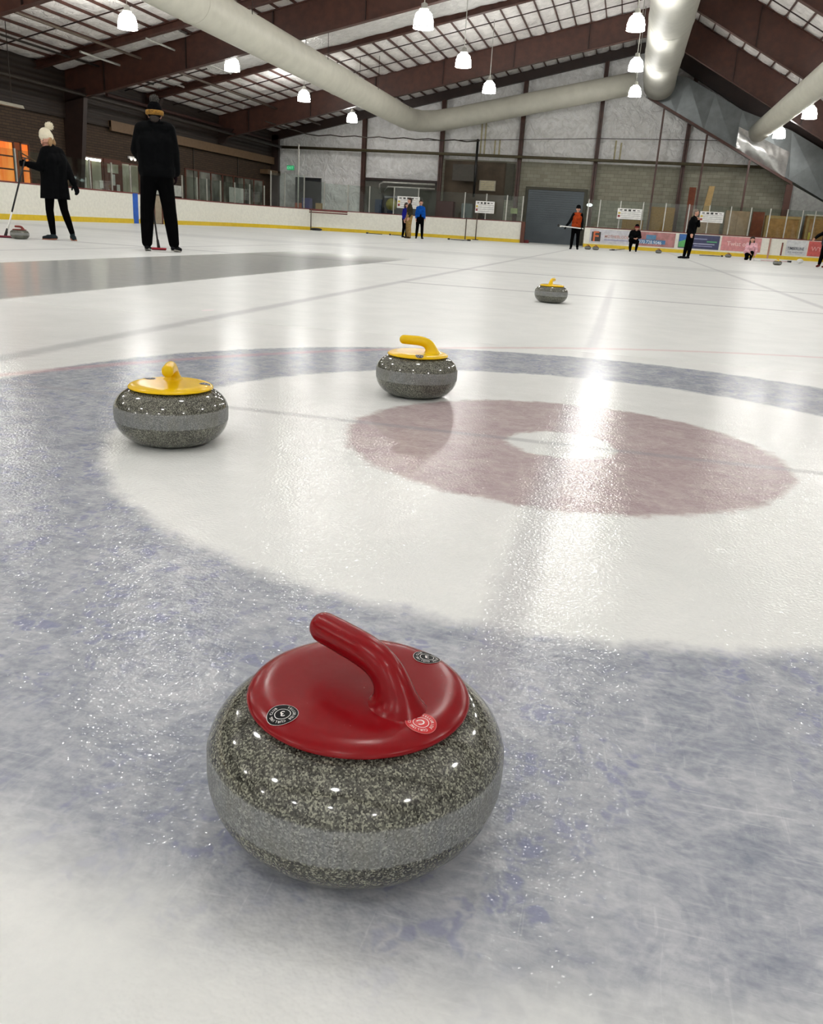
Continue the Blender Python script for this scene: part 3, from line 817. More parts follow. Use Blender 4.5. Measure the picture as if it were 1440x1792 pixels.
m = MB(); m.box2((-5.45, 48.3, 0), (-5.2, 48.6, .16)); tag(m.build('rubber_block', mat('dark_red_rubber', (110, 30, 34), .6), base=True), 'small dark red block on the ice beside the big door', 'block')

def glass(posts, zb, zts, lab, r=.03):
    """posts: list of (l, s); zts: top heights"""
    a = posts[len(posts) // 2]
    t = empty('rink_glass', (a[0], a[1], zb), 0, lab, 'rink glass', 'clear glass panels on top of the boards')
    for (l, s), z in zip(posts, zts):
        m = MB(); m.box((l, s, (zb + z) / 2), (.05, .05, z - zb)); m.build('post', ALU, t)
    for (p, q, z, z2) in zip(posts, posts[1:], zts, zts[1:]):
        d = Vector((q[0] - p[0], q[1] - p[1], 0)); n = Vector((-d.y, d.x, 0)).normalized() * .006; zz = min(z, z2) - .03
        A, B = Vector((p[0], p[1], zb)), Vector((q[0], q[1], zb))
        vs = [A - n, B - n, B + n, A + n]; vs += [v + Vector((0, 0, zz - zb)) for v in vs]
        m = MB(); m.add(vs, [(0, 1, 2, 3), (4, 7, 6, 5), (0, 4, 5, 1), (1, 5, 6, 2), (2, 6, 7, 3), (3, 7, 4, 0)]); m.build('glass_pane', GLASS, t)
L_ = -19.05
glass([(L_, s) for s in (21.5, 23.2, 24.96, 26.6, 28.95, 30.33, 31.62, 33.1)], 1.145, [2.13] * 8, 'glass panels with grey posts above the left boards behind the woman')
g2 = [(L_, s) for s in (35.75, 37.11, 38.06, 39.47)] + [arcpt(k, 8.55) for k in (9, 17, 24)]
glass(g2, 1.095, [2.04] * 7, 'glass panels with short grey posts right of the man in black')
g3 = [arcpt(k, 8.55) for k in (27, 33, 41, 49, 58, 66, 75, 84)] + [(l, 48.05) for l in (-8.81, -7.63, -6.51, -5.65)]
glass(g3, 1.095, [2.78, 2.74, 2.75, 2.5, 2.45, 2.45, 2.5, 2.5, 2.42, 2.4, 2.38, 2.38], 'glass panels with tall posts round the far corner up to the big door')
g4 = [(l, 48.05) for l in (-2.2, -1.6, -.55, .6, 1.73, 2.89, 3.89, 4.94, 5.91, 6.83, 7.64, 8.36, 8.95, 10.2, 11.4, 12.6)]
glass(g4, 1.025, [2.40] * 16, 'glass panels with grey posts above the advertising boards')

# roll-up door
d = empty('door_2', (-4.36, 53, 0), 0); tag(d, 'big grey roll-up door in the far wall', 'door', kind='structure')
m = MB()
for k in range(24): m.box2((-5.98, 53.0, k * .123), (-2.74, 53.1, k * .123 + .112))
m.box2((-5.98, 53.06, 0), (-2.74, 53.15, 2.96)); m.build('door_curtain', mat('door_grey', (84, 93, 99), .45, .1, var=.1, scale=1), d)
m = MB(); m.box2((-6.15, 52.95, 0), (-5.98, 53.2, 3.1)); m.box2((-2.74, 52.95, 0), (-2.57, 53.2, 3.1)); m.box2((-5.98, 52.95, 2.96), (-2.74, 53.2, 3.1)); m.build('door_frame', mat('dark_olive', (70, 68, 54), .6), d)
for l, z, lab in ((-2.35, 2.25, 'small round lamp glowing beside the big grey door'), (-2.95, 2.1, 'smaller lamp glowing at the edge of the big grey door')):
    t = empty('wall_lamp', (l, 52.5, z), 0, lab, 'lamp')
    m = MB(); m.ell((l, 52.5, z), (.16 if l > -2.5 else .1, .1, .09)); m.build('lens', emis('soft_lamp', (.85, 1, .95), 2.5), t)
    m = MB(); m.box2((l - .03, 52.55, z - .03), (l + .03, 52.95, z + .03)); m.build('bracket', ALU, t)
# ---------------------------------------------------------------- curling stones
PROF = [(.0005, .006), (.060, .006), (.068, .001), (.078, 0), (.094, .003), (.113, .010), (.1295, .021), (.1405, .034), (.1465, .046), (.1492, .057),
        (.1500, .066), (.1502, .076), (.1500, .088), (.1480, .095), (.1435, .104), (.136, .113), (.126, .121), (.115, .127), (.100, .1315), (.07, .133), (.0005, .133)]
_sm = {}
def catmull(keys, n):
    out = []
    for i in range(len(keys) - 1):
        p = [keys[max(i - 1, 0)], keys[i], keys[i + 1], keys[min(i + 2, len(keys) - 1)]]
        for j in range(n):
            t = j / n
            out.append([.5 * (2 * b + (c - a) * t + (2 * a - 5 * b + 4 * c - d) * t * t + (-a + 3 * b - 3 * c + d) * t ** 3) for a, b, c, d in zip(*p)])
    out.append(list(keys[-1])); return out
def disc_z(r):
    pr = [(0, .1445), (.03, .1443), (.06, .1446), (.08, .1450), (.09, .1448), (.098, .1436), (.105, .1412), (.1095, .1385)]
    for (a, za), (b, zb) in zip(pr, pr[1:]):
        if r <= b: return za + (zb - za) * (r - a) / (b - a)
    return .138
def handle_mesh():
    # centre x, z, tangent angle (deg), in-plane half width, lateral half width
    K = [(.0500, .1395, 95, .0350, .0325), (.0500, .1443, 96, .0312, .0268), (.0495, .1488, 99, .0272, .0226), (.0475, .1550, 107, .0232, .0190),
         (.0435, .1625, 123, .0198, .0168), (.0365, .1702, 145, .0176, .0157), (.0240, .1766, 165, .0160, .0152), (.0060, .1800, 176, .0156, .0158),
         (-.0160, .1808, 180, .0153, .0159), (-.0400, .1810, 180, .0150, .0159), (-.0570, .1810, 180, .0146, .0155)]
    pts = catmull(K, 4); rings = []
    seg = 28
    def ring(cx, cz, ang, b, a):
        t = math.radians(ang); tx, tz = math.cos(t), math.sin(t); nx, nz = -tz, tx
        return [(cx + nx * b * math.cos(2 * PI * k / seg), a * math.sin(2 * PI * k / seg), cz + nz * b * math.cos(2 * PI * k / seg)) for k in range(seg)]
    for p in pts: rings.append(ring(*p))
    cx, cz, ang, b, a = K[-1]
    for q in (20, 40, 58, 74, 86):
        t = math.radians(q); rings.append(ring(cx - .0135 * math.sin(t), cz, 180, b * math.cos(t), a * math.cos(t)))
    m = MB(); vs = [v for r in rings for v in r]; n = len(rings)
    m.add(vs, [(i * seg + k, i * seg + (k + 1) % seg, (i + 1) * seg + (k + 1) % seg, (i + 1) * seg + k) for i in range(n - 1) for k in range(seg)] + [list(range(seg))[::-1], list(range((n - 1) * seg, n * seg))], True)
    return m
def sticker(par, x, y, up, face, ch, black=True):
    """round club sticker lying on the cover; up = direction of the letter tops"""
    R_ = .0138
    z0 = disc_z(math.hypot(x, y)) + .0002
    tilt = lambda px, py: disc_z(math.hypot(px, py)) + .0002
    cu, su = math.cos(up - PI / 2), math.sin(up - PI / 2)
    def at(u, v, dz=0):
        u, v = u / .94, v / .94
        px, py = x + u * cu - v * su, y + u * su + v * cu
        return (px, py, tilt(px, py) + dz)
    def discm(r, dz):
        m = MB(); vs = [at(0, 0, dz)]; n = 36
        for q in (.5, 1): vs += [at(r * q * math.cos(2 * PI * k / n), r * q * math.sin(2 * PI * k / n), dz) for k in range(n)]
        m.add(vs, [(0, 1 + k, 1 + (k + 1) % n) for k in range(n)] + [(1 + k, 1 + n + k, 1 + n + (k + 1) % n, 1 + (k + 1) % n) for k in range(n)], True); return m
    def ringm(r0, r1, dz):
        m = MB(); n = 40
        vs = [at(r * math.cos(2 * PI * k / n), r * math.sin(2 * PI * k / n), dz) for r in (r0, r1) for k in range(n)]
        m.add(vs, [(k, n + k, n + (k + 1) % n, (k + 1) % n) for k in range(n)]); return m
    bg = mat('sticker_black', (8, 7, 10), .5, var=.02, spec=.15) if black else mat('sticker_red', (200, 34, 40), .3, var=.02)
    st = discm(R_, .0002).build('sticker', bg, par, local=True)
    tag(st, 'black round sticker with white lettering' if black else 'bright red round sticker with white lettering')
    k = ringm(.0066, .0072, .00035); k.build('ring', WHITEINK, st, local=True)
    k = ringm(.01355, .01385, .00035); k.build('ring', WHITEINK if black else mat('sticker_pink', (226, 150, 150), .4), st, local=True)
    tx = MB(); s_ = 'TELLURIDE CURLING CLUB'; a0 = math.radians(236); span = math.radians(294); rr = .0092
    for i, c in enumerate(s_):
        if c == ' ': continue
        an = a0 - span * i / (len(s_) - 1)
        ca, sa = math.cos(an), math.sin(an)
        def fn(u, v, ca=ca, sa=sa):
            U, V = u, v + rr + .0010
            return at(U * sa + V * ca, -U * ca + V * sa, .0004)
        text_on(tx, c, fn, .0036, .9)
    text_on(tx, face, lambda u, v: at(u, v, .0004), .0098, 1.05)
    tx.build('lettering', WHITEINK, st, local=True)
def stone(x, y, th, colour, lab, near=False, stickers=()):
    t = empty('curling_stone', (x, y, 0), th, lab, 'curling stone', 'curling stones on the ice')
    cm = {'red': RED, 'yellow': YEL, 'dull': mat('dull_red_handle', (128, 40, 34), .4)}[colour]
    t.scale = (.94, .94, 1.04)
    key = colour
    if ('body', near) not in _sm:
        m = MB(); m.lathe(PROF, seg=128 if near else 64); _sm[('body', near)] = m.mesh('granite_body', GRAN)
    if key not in _sm:
        pr = [(.0005, .1445), (.03, .1443), (.06, .1446), (.08, .1450), (.09, .1448), (.098, .1436), (.105, .1412), (.1095, .1385), (.1112, .1365), (.1112, .1345), (.1095, .1325), (.0005, .1325)]
        m = MB(); m.lathe(pr[::-1], seg=96); a = m.mesh('cover', cm)
        b = handle_mesh().mesh('handle', cm); _sm[key] = (a, b)
    for nm, me in (('granite_body', _sm[('body', near)]), ('cover', _sm[key][0]), ('handle', _sm[key][1])):
        o = bpy.data.objects.new(nm, me); COL.objects.link(o); o.parent = t
    cv = [c for c in t.children if c.name.startswith('cover')][0]
    if near:
        bo = [c for c in t.children if c.name.startswith('granite')][0]
        sub = cv.modifiers.new('s', 'SUBSURF'); sub.levels = sub.render_levels = 1
        hd = [c for c in t.children if c.name.startswith('handle')][0]; sub = hd.modifiers.new('s', 'SUBSURF'); sub.levels = sub.render_levels = 1
    for (wx, wy, up, ch, blk) in stickers:
        c, s = math.cos(-th), math.sin(-th); dx, dy = wx - x, wy - y
        sticker(cv, (dx * c - dy * s) / .94, (dx * s + dy * c) / .94, up - th, ch, ch, blk)
    return t
HERO = (-.1900, .6725)
stone(HERO[0], HERO[1], -.53, 'red', 'large red handled curling stone in the foreground on the blue ring', True,
      ((-.2381, .6005, -1.15, '3', True), (-.1200, .6265, -.95, 'C', False), (-.1410, .7435, -1.3, '3', True)))
stone(-1.0687, 1.9185, 1.95, 'yellow', 'yellow handled curling stone on the left edge of the rings, handle pointing at the camera', True,
      ((-1.1387, 1.8807 + .06, 1.2, '5', True), (-.990, 1.9474, 1.2, '5', True)))
stone(-.6482, 2.8523, .05, 'yellow', 'yellow handled curling stone behind the red centre circle, handle seen side on', True,
      ((-.622, 2.765, -1.4, '6', True),))
stone(-.5729, 7.5356, -1.75, 'yellow', 'yellow handled curling stone alone halfway down the sheet')
stone(-9.29, 12.13, .66, 'dull', 'curling stone with dull red handle beside the broom of the woman in the white hat')
stone(-1.62, 39.3, .4, 'dull', 'left one of two curling stones in front of the orange letter sign')
stone(-1.28, 39.3, .4, 'dull', 'right one of two curling stones in front of the orange letter sign')
stone(1.45, 41.5, .4, 'dull', 'curling stone near the boards right of the crouching person')
stone(4.55, 42.3, .4, 'dull', 'curling stone near the boards left of the kneeling person in pink')
stone(4.95, 31.3, -1.2, 'yellow', 'far curling stone with yellow handle in front of the white boards at the right')
m = MB(); m.ell((6.95, 38.6, .09), (.13, .13, .09)); tag(m.build('helmet', mat('helmet_white', (225, 225, 222), .4), base=True), 'white rounded helmet lying on the ice near the right boards', 'helmet')

# ---------------------------------------------------------------- brooms
def broom(nm, top, foot, lab, head_rgb=(30, 30, 32), pole=BLACKP, lower=None, ang=0):
    foot = Vector(foot); top = Vector(top)
    t = empty(nm, (foot.x, foot.y, 0), 0, lab, 'broom')
    d = (top - foot).normalized()
    h = MB(); R = Matrix.Rotation(ang, 3, 'Z')
    h.box((foot.x, foot.y, .022), (.22, .085, .024), R=R); h.build('head', mat('broom_head_%d_%d' % head_rgb[:2], head_rgb, .6), t, bevel=.01)
    h = MB(); h.box((foot.x, foot.y, .006), (.2, .07, .012), R=R); h.build('pad', mat('broom_pad', (60, 18, 26), .8), t)
    h = MB(); h.cap(foot + Vector((0, 0, .03)), .024, foot + d * .12 + Vector((0, 0, .02)), .018); h.build('socket', BLACKP, t)
    split = foot + d * .42
    if lower: h = MB(); h.tube(foot + d * .1, split, .0135); h.build('lower_pole', lower, t); h = MB(); h.tube(split, top, .0135); h.build('pole', pole, t)
    else: h = MB(); h.tube(foot + d * .1, top, .0135); h.build('pole', pole, t)
    return t
def bloc(root, rz, p):
    return Matrix.Rotation(rz, 3, 'Z') @ Vector(p) + Vector((root[0], root[1], 0))
def lying(l, s, ang, ln, lab, m_=BLACKP):
    t = empty('curling_broom', (l, s, 0), ang, lab, 'broom', 'brooms lying on the ice')
    m = MB(); m.tube((.08, 0, .03), (ln, 0, .02), .016, seg=8); m.build('pole', m_, t, local=True)
    m = MB(); m.box((0, 0, .04), (.1, .24, .07)); m.build('head', BLACKP, t, local=True, bevel=.015)
lying(-13.4, 45.2, .1, .8, 'black broom lying by the far boards, left of the group of three')
lying(-12.1, 45.0, .3, .7, 'black broom lying by the far boards, nearest left of the group of three')
lying(-8.35, 42.0, .1, .75, 'black broom lying just right of the person in the blue jacket')
lying(-7.4, 42.2, 2.9, .8, 'black broom lying right of the group of three, before the sign poles')
lying(4.35, 43.0, 3.1, 1.0, 'black broom lying by the boards left of the kneeling person in pink')
lying(6.6, 38.9, 3.3, 1.2, 'white and pink broom lying on the ice right of the kneeling person in pink', mat('pink_white', (230, 196, 198), .5))

# ---------------------------------------------------------------- people
SKIN = mat('skin', (200, 150, 128), .55, var=.05)
def cloth(nm, rgb, r=.85): return mat(nm, rgb, r, var=.25, scale=14, bump=.35, bscale=26, spec=.05)
BLK = cloth('black_cloth', (7, 8, 10), .75); BLK2 = cloth('black_trousers', (4, 4, 5)); 
def V(*a): return Vector(a)
def remesh(o, vox, it=4):
    r = o.modifiers.new('remesh', 'REMESH'); r.mode = 'VOXEL'; r.voxel_size = vox; r.use_smooth_shade = True
    s = o.modifiers.new('smooth', 'SMOOTH'); s.factor = .5; s.iterations = it
    return o
def bake_cut(o, z):
    """apply the modifiers and cut the garment flat at height z (local)"""
    dg = bpy.context.evaluated_depsgraph_get(); dg.update()
    me = bpy.data.meshes.new_from_object(o.evaluated_get(dg))
    bm = bmesh.new(); bm.from_mesh(me)
    g = bmesh.ops.bisect_plane(bm, geom=bm.verts[:] + bm.edges[:] + bm.faces[:], plane_co=(0, 0, z), plane_no=(0, 0, 1), clear_inner=True)
    ed = [e for e in g['geom_cut'] if isinstance(e, bmesh.types.BMEdge)]
    bmesh.ops.holes_fill(bm, edges=ed, sides=0)
    bm.to_mesh(me); bm.free()
    o.modifiers.clear(); o.data = me
def hand(m, w_, d, side, palm, curl, add=0, k=1):
    """palm + four unequal bent fingers + thumb; w_ wrist, d direction, side towards the thumb, palm = closing direction"""
    d = d.normalized(); side = (side - d * side.dot(d)).normalized(); palm = (palm - d * palm.dot(d)).normalized()
    for o in (-.022, 0, .022): m.cap(w_ + side * o * .6, .016 + add, w_ + d * .075 * k + side * o * 1.25, .013 + add)
    for i, (o, ln) in enumerate(((.032, .068), (.011, .078), (-.011, .072), (-.031, .055))):
        p = w_ + d * .08 * k + side * o; a = 0; r = .0092 + add
        for j, f in enumerate((.45, .32, .25)):
            a += curl * (.6, 1.1, .8)[j]
            q = p + (d * math.cos(a) + palm * math.sin(a)) * ln * f * k
            m.cap(p, r, q, r * .93, seg=8); p = q; r *= .93
    p = w_ + d * .02 * k + side * .026; q = p + (d * .6 + side * .75 + palm * .35).normalized() * .038 * k
    m.cap(p, .0125 + add, q, .0108 + add, seg=8)
    m.cap(q, .0108 + add, q + (d * .85 + palm * (.25 + curl * .6) + side * .1).normalized() * .032 * k, .0095 + add, seg=8)
def person(label, root, rz, J, face, wear, vox=.012, hands=(.35, .35), gloves=None, hat=None, hair=None, coat=0, palms=None, opt={}):
    t = empty('person', (root[0], root[1], 0), rz, label, 'person')
    J = {k: Vector(v) for k, v in J.items()}
    face = Vector(face).normalized()
    H = J['head']; up = Vector(opt.get('headup', (0, 0, 1))).normalized(); side = up.cross(face).normalized()
    def torso(m, a, z0=0):
        P_, Cc, sa, sb = J['pelvis'], J['chest'], J['shA'], J['shB']
        ax = (sb - sa).normalized(); hx = (J['hipB'] - J['hipA']).normalized()
        for o in (-.07, .07):
            m.cap(P_ + hx * o, .105 + a, Cc + ax * o * 1.25, .112 + a)
        m.cap(sa + ax * .04, .062 + a * .8, sb - ax * .04, .062 + a * .8)
        m.cap(Cc, .12 + a, Cc.lerp(J['neck'], .6), .085 + a * .7)
    def arm(m, s, a, end=1.0):
        m.cap(J['sh' + s], .052 + a, J['el' + s], .040 + a * .9); m.cap(J['el' + s], .040 + a * .9, J['el' + s].lerp(J['wr' + s], end), .027 + a * .9)
    def leg(m, s, a, end=1.0):
        m.cap(J['hip' + s], .084 + a, J['kn' + s], .056 + a); m.cap(J['kn' + s], .056 + a, J['kn' + s].lerp(J['an' + s], .35), .054 + a)
        m.cap(J['kn' + s].lerp(J['an' + s], .35), .054 + a, J['kn' + s].lerp(J['an' + s], end), .038 + a * .9)
    def foot(m, s, a):
        an, toe = J['an' + s], J['toe' + s]; d = (toe - an); d.z = 0
        dn = d.normalized(); up_ = V(0, 0, 1)
        heel = an + V(0, 0, -.045) - dn * .03
        m.cap(heel, .032 + a, toe.lerp(heel, .35) + V(0, 0, .008), .036 + a); m.cap(toe.lerp(heel, .4), .036 + a, toe, .026 + a)
        sd = dn.cross(up_) * .014; m.cap(heel - sd * .3, .03 + a, toe + sd, .025 + a); m.cap(an, .036 + a, heel.lerp(toe, .25), .034 + a)
    # body
    m = MB(); torso(m, -.01)
    m.cap(J['neck'] - up * .03, .056, H - up * .05, .052)
    m.cap(H + up * .028 - face * .015, .088, H + up * .045 - face * .01, .084); m.cap(H - side * .02 + face * .01, .062, H + side * .02 + face * .012, .062)
    m.cap(H - up * .055 + face * .035, .036, H - up * .07 + face * .055, .026)
    m.cap(H + up * .012 + face * .085, .010, H - up * .020 + face * .104, .0125, seg=8)
    m.cap(H - up * .045 + face * .078 - side * .016, .010, H - up * .045 + face * .078 + side * .016, .010, seg=8)
    for q in (-1, 1):
        m.cap(H + side * .083 * q + up * .015, .014, H + side * .08 * q - up * .022, .010, seg=8)
        m.cap(H + side * .035 * q + face * .07 + up * .03, .012, H + side * .03 * q + face * .072 - up * .005, .02, seg=8)
    for s in 'AB':
        arm(m, s, 0); leg(m, s, 0); foot(m, s, -.006)
    pl = palms or {'A': (face, V(0, 0, -1)), 'B': (face, V(0, 0, -1))}
    hk = opt.get('hand', {})
    for s, cv in zip('AB', hands):
        w_ = J['wr' + s]; d = (w_ - J['el' + s]).normalized(); d = Vector(hk.get('d' + s, d)).normalized()
        th_ = Vector(hk.get('s' + s, face)); pa = Vector(hk.get('p' + s, (J['pelvis'] - w_)))
        hand(m, w_ + d * .01, d, th_, pa, cv)
    b = remesh(m.build('body', SKIN, t, local=True), vox * .75, 2)
    # eyes, brows, mouth
    if opt.get('eyes', True):
        for q in (-1, 1):
            m = MB(); m.ell(H + side * .032 * q + face * .084 + up * .012, (.012, .012, .007), 10); m.build('eye', mat('eye_dark', (52, 36, 30), .4), t, local=True)
        m = MB(); m.cap(H - up * .045 + face * .086 - side * .02, .0055, H - up * .045 + face * .086 + side * .02, .0055, seg=8); m.build('mouth', mat('lips', (160, 84, 78), .5), t, local=True)
    # trousers
    if wear.get('trousers'):
        m = MB(); 
        a = wear.get('tr_a', .018)
        hx = (J['hipB'] - J['hipA']).normalized()
        m.cap(J['pelvis'] - hx * .07, .11 + a, J['pelvis'] + hx * .07, .11 + a); m.cap(J['pelvis'], .1 + a, J['pelvis'].lerp(J['chest'], .3), .1 + a)
        for s in 'AB': leg(m, s, a, wear.get('tr_end', .96))
        remesh(m.build('trousers', wear['trousers'], t, local=True), vox)
    if wear.get('top'):
        m = MB(); a = wear.get('top_a', .028); torso(m, a)
        m.cap(J['neck'] - up * .05, .075, J['neck'] + up * (.06 if wear.get('collar') else .015), .078 if wear.get('collar') else .068)
        if not wear.get('vest'):
            for s in 'AB': arm(m, s, a * .75, .95)
        if coat:
            hx = (J['hipB'] - J['hipA']).normalized()
            for o in (-1, 1):
                m.cap(J['pelvis'] + hx * .07 * o + V(0, 0, .08), .12 + a * .6, J['pelvis'] + hx * .10 * o - V(0, 0, coat + .12), .135 + a * .5)
        else:
            hx = (J['hipB'] - J['hipA']).normalized()
            m.cap(J['pelvis'] - hx * .075 + V(0, 0, .02), .115 + a, J['pelvis'] + hx * .075 + V(0, 0, .02), .115 + a)
        o_ = m.build(wear.get('top_name', 'jacket'), wear['top'], t, local=True); remesh(o_, vox)
        if coat or wear.get('hem'):
            bake_cut(o_, wear.get('hem', J['pelvis'].z - coat))
        if wear.get('vest'):
            m = MB()
            for s in 'AB': arm(m, s, .02, .95)
            m.cap(J['shA'], .075, J['chest'], .1); m.cap(J['shB'], .075, J['chest'], .1)
            remesh(m.build('shirt', wear['vest'], t, local=True), vox)
    if wear.get('shoes'):
        for s in 'AB':
            m = MB(); foot(m, s, .004); remesh(m.build('shoe', wear['shoes'], t, local=True), vox * .8, 2)
            if wear.get('sole'):
                an, toe = J['an' + s], J['toe' + s]; d = toe - an; d.z = 0; dn = d.normalized(); q = dn.cross(V(0, 0, 1))
                heel = an - V(0, 0, .045) - dn * .045; z = min(heel.z, toe.z) - .036
                m = MB(); pts = [heel - q * .032, heel + q * .032, toe + q * .042 - dn * .05, toe + q * .015 + dn * .035, toe - q * .03 + dn * .03, toe - q * .038 - dn * .05]
                vs = [V(p.x, p.y, p.z - .036) for p in pts] + [V(p.x, p.y, p.z - .014) for p in pts]; n = len(pts)
                m.add(vs, [list(range(n)), list(range(n, 2 * n))[::-1]] + [(i, (i + 1) % n, (i + 1) % n + n, i + n) for i in range(n)]); m.build('sole', wear['sole'], t, local=True, bevel=.006)
    if gloves:
        for s, cv in zip('AB', hands):
            w_ = J['wr' + s]; d = (w_ - J['el' + s]).normalized(); d = Vector(hk.get('d' + s, d)).normalized(); m = MB()
            th_ = Vector(hk.get('s' + s, face)); pa = Vector(hk.get('p' + s, (J['pelvis'] - w_)))
            hand(m, w_ + d * .01, d, th_, pa, cv, .0045); m.cap(w_ - d * .05, .036, w_ + d * .01, .032)
            remesh(m.build('glove', gloves, t, local=True), vox * .65, 1)
    if hair:
        m = MB(); hm, ln = hair
        m.cap(H + up * .035 - face * .025, .096, H + up * .05 - face * .018, .092)
        m.cap(H - up * .02 - face * .045, .075, H - up * .045 - face * .05, .06)
        if ln:
            for q in (-1, 1): m.cap(H + side * .07 * q - up * .01 - face * .02, .035, H + side * .085 * q - up * ln + face * .02, .03)
            m.cap(H - face * .06, .07, H - face * .08 - up * ln, .06)
        remesh(m.build('hair', hm, t, local=True), vox, 2)
    if hat:
        m = MB(); hm = hat['m']
        m.cap(H + up * .06 - face * .015, .102, H + up * .085 - face * .02, .095); m.cap(H + up * .035 - face * .03, .098, H + up * .06 - face * .02, .1)
        if hat.get('peak'): m.cap(H + up * .055 + face * .07, .03, H + up * .045 + face * .13, .02)
        hb = remesh(m.build('hat', hm, t, local=True), vox * .8, 3)
        if hat.get('band'):
            m = MB(); m.lathe([(.108, -.036), (.119, -.026), (.119, .018), (.108, .028)], seg=28)
            R = up.to_track_quat('Z', 'Y').to_matrix(); m.v = [R @ v + H + up * .038 - face * .014 for v in m.v]
            m.build('band', hat['band'], hb, local=True)
        if hat.get('pom'):
            m = MB(); c = H + Vector(hat['pompos']); m.ell(c, (.06, .06, .058), 20)
            rnd = random.Random(3)
            for _ in range(160):
                q = Vector((rnd.gauss(0, 1), rnd.gauss(0, 1), rnd.gauss(0, 1))).normalized(); m.tube(c + q * .045, c + q * (.066 + rnd.random() * .008), .007, .002, seg=5)
            tag(m.build('pompom', hat['pom'], hb, local=True), hat.get('pomlab'))
    return t

def hem_cut(t, names, z):
    pass

CREAM = mat('cream_knit', (232, 224, 200), .9, var=.06, scale=30, bump=.8, bscale=90)
# woman at the left with broom
wr = (-9.0, 12.75); wz = .615
person('person in white bobble hat and long black coat leaning on a broom at the left', wr, wz,
       dict(head=(-.105, -.02, 1.50), neck=(-.045, 0, 1.385), chest=(-.03, 0, 1.20), pelvis=(-.035, 0, .86), shA=(-.135, -.10, 1.325), shB=(.065, .08, 1.335),
            elA=(-.235, -.18, 1.085), wrA=(-.395, -.20, 1.115), elB=(.175, .10, 1.10), wrB=(.262, .05, .875),
            hipA=(-.105, -.05, .86), hipB=(.04, .04, .86), knA=(-.135, -.06, .46), knB=(.085, .03, .47), anA=(-.105, -.05, .085), anB=(.185, .05, .105),
            toeA=(-.245, -.10, .03), toeB=(.215, -.05, .03)), (-.75, -.55, -.42),
       dict(top=BLK, top_a=.035, trousers=BLK2, tr_a=.006, shoes=cloth('dark_teal_shoe', (40, 48, 52)), sole=mat('tan_sole', (150, 96, 72), .7), top_name='coat'),
       vox=.011, hands=(1.25, .25), gloves=BLK, hat=dict(m=CREAM, pom=CREAM, pompos=(.055, .02, .205), pomlab='fluffy cream pompom'), hair=(mat('blond_hair', (150, 116, 76), .6), .07), coat=.23,
       opt=dict(headup=(-.3, -.05, .95), hand=dict(dA=(-1, 0, .05), sA=(0, -.3, 1), pA=(.3, -1, 0))))
tp = bloc(wr, wz, (-.425, -.235, 1.21)); ft = bloc(wr, wz, (-.815, -.10, .0))
broom('curling_broom', tp, ft, 'black broom with dark red head held by the person in the white bobble hat', (120, 24, 48), BLACKP, WHITEP, ang=wz)
# man in black seen from behind
mr = (-6.4, 11.4); mz = .512
person('person in black jacket and dark hat with yellow band, seen from behind', mr, mz,
       dict(head=(-.045, 0, 1.765), neck=(-.05, 0, 1.65), chest=(-.05, 0, 1.42), pelvis=(-.045, 0, 1.06), shA=(-.225, 0, 1.585), shB=(.125, 0, 1.60),
            elA=(-.305, .06, 1.32), wrA=(-.20, .24, 1.16), elB=(.185, .0, 1.32), wrB=(.205, .06, 1.06),
            hipA=(-.145, 0, 1.03), hipB=(.045, 0, 1.03), knA=(-.195, .0, .55), knB=(.105, .02, .56), anA=(-.215, .0, .10), anB=(.155, .0, .10),
            toeA=(-.20, .14, .035), toeB=(.225, .12, .035)), (.15, 1, -.1),
       dict(top=BLK, top_a=.062, hem=.99, collar=1, trousers=BLK2, tr_a=.04, shoes=cloth('black_shoe', (24, 24, 27)), sole=mat('grey_sole', (150, 148, 142), .6)),
       vox=.012, hands=(1.2, .4), gloves=cloth('dark_glove', (34, 20, 26)),
       hat=dict(m=mat('black_knit', (7, 7, 9), .9, bump=.6, bscale=80, spec=.05), band=mat('yellow_knit', (138, 100, 34), .9, var=.45, scale=40, bump=.5, bscale=80), pom=mat('dark_pom', (52, 50, 46), .9, var=.6, scale=40), pompos=(0, -.01, .20), pomlab='dark speckled pompom'),
       hair=(mat('dark_hair', (44, 34, 28), .7), 0), opt=dict(eyes=False, hand=dict(sA=(0, .2, 1), pA=(1, 0, 0))))
tp = bloc(mr, mz, (-.19, .36, 1.25)); ft = bloc(mr, mz, (-.06, .45, .0))
broom('curling_broom', tp, ft, 'broom with red head hidden behind the person in black seen from behind', (176, 24, 44), BLACKP, ang=mz)

def stand(dx, faceang, h=1.74, step=.10, lean=0):
    """joints of a relaxed standing figure, X to the viewer's right, Y away"""
    k = h / 1.75; c, s = math.cos(faceang), math.sin(faceang)
    def R(x, y, z): return (dx + (x * c - y * s) + lean * z, x * s + y * c, z * k)
    return dict(head=R(0, -.02, 1.62), neck=R(0, 0, 1.47), chest=R(0, 0, 1.27), pelvis=R(0, 0, .95), shA=R(-.15, 0, 1.41), shB=R(.15, 0, 1.41),
                elA=R(-.20, .02, 1.14), wrA=R(-.21, -.08, .90), elB=R(.20, .02, 1.14), wrB=R(.21, -.08, .90),
                hipA=R(-.09, 0, .92), hipB=R(.09, 0, .92), knA=R(-.11, -.02, .50), knB=R(.11, -.02, .50), anA=R(-.13, .02, .085), anB=R(.13, .02, .085),
                toeA=R(-.16, -.13, .03), toeB=R(.16, -.13, .03)), (s, -c, -.05)
GREYH = mat('grey_hair', (120, 110, 100), .8); BROWNH = mat('brown_hair', (52, 38, 30), .8)
BSH = cloth('black_shoe', (24, 24, 27))
J, fc = stand(-.10, -1.3, 1.70)
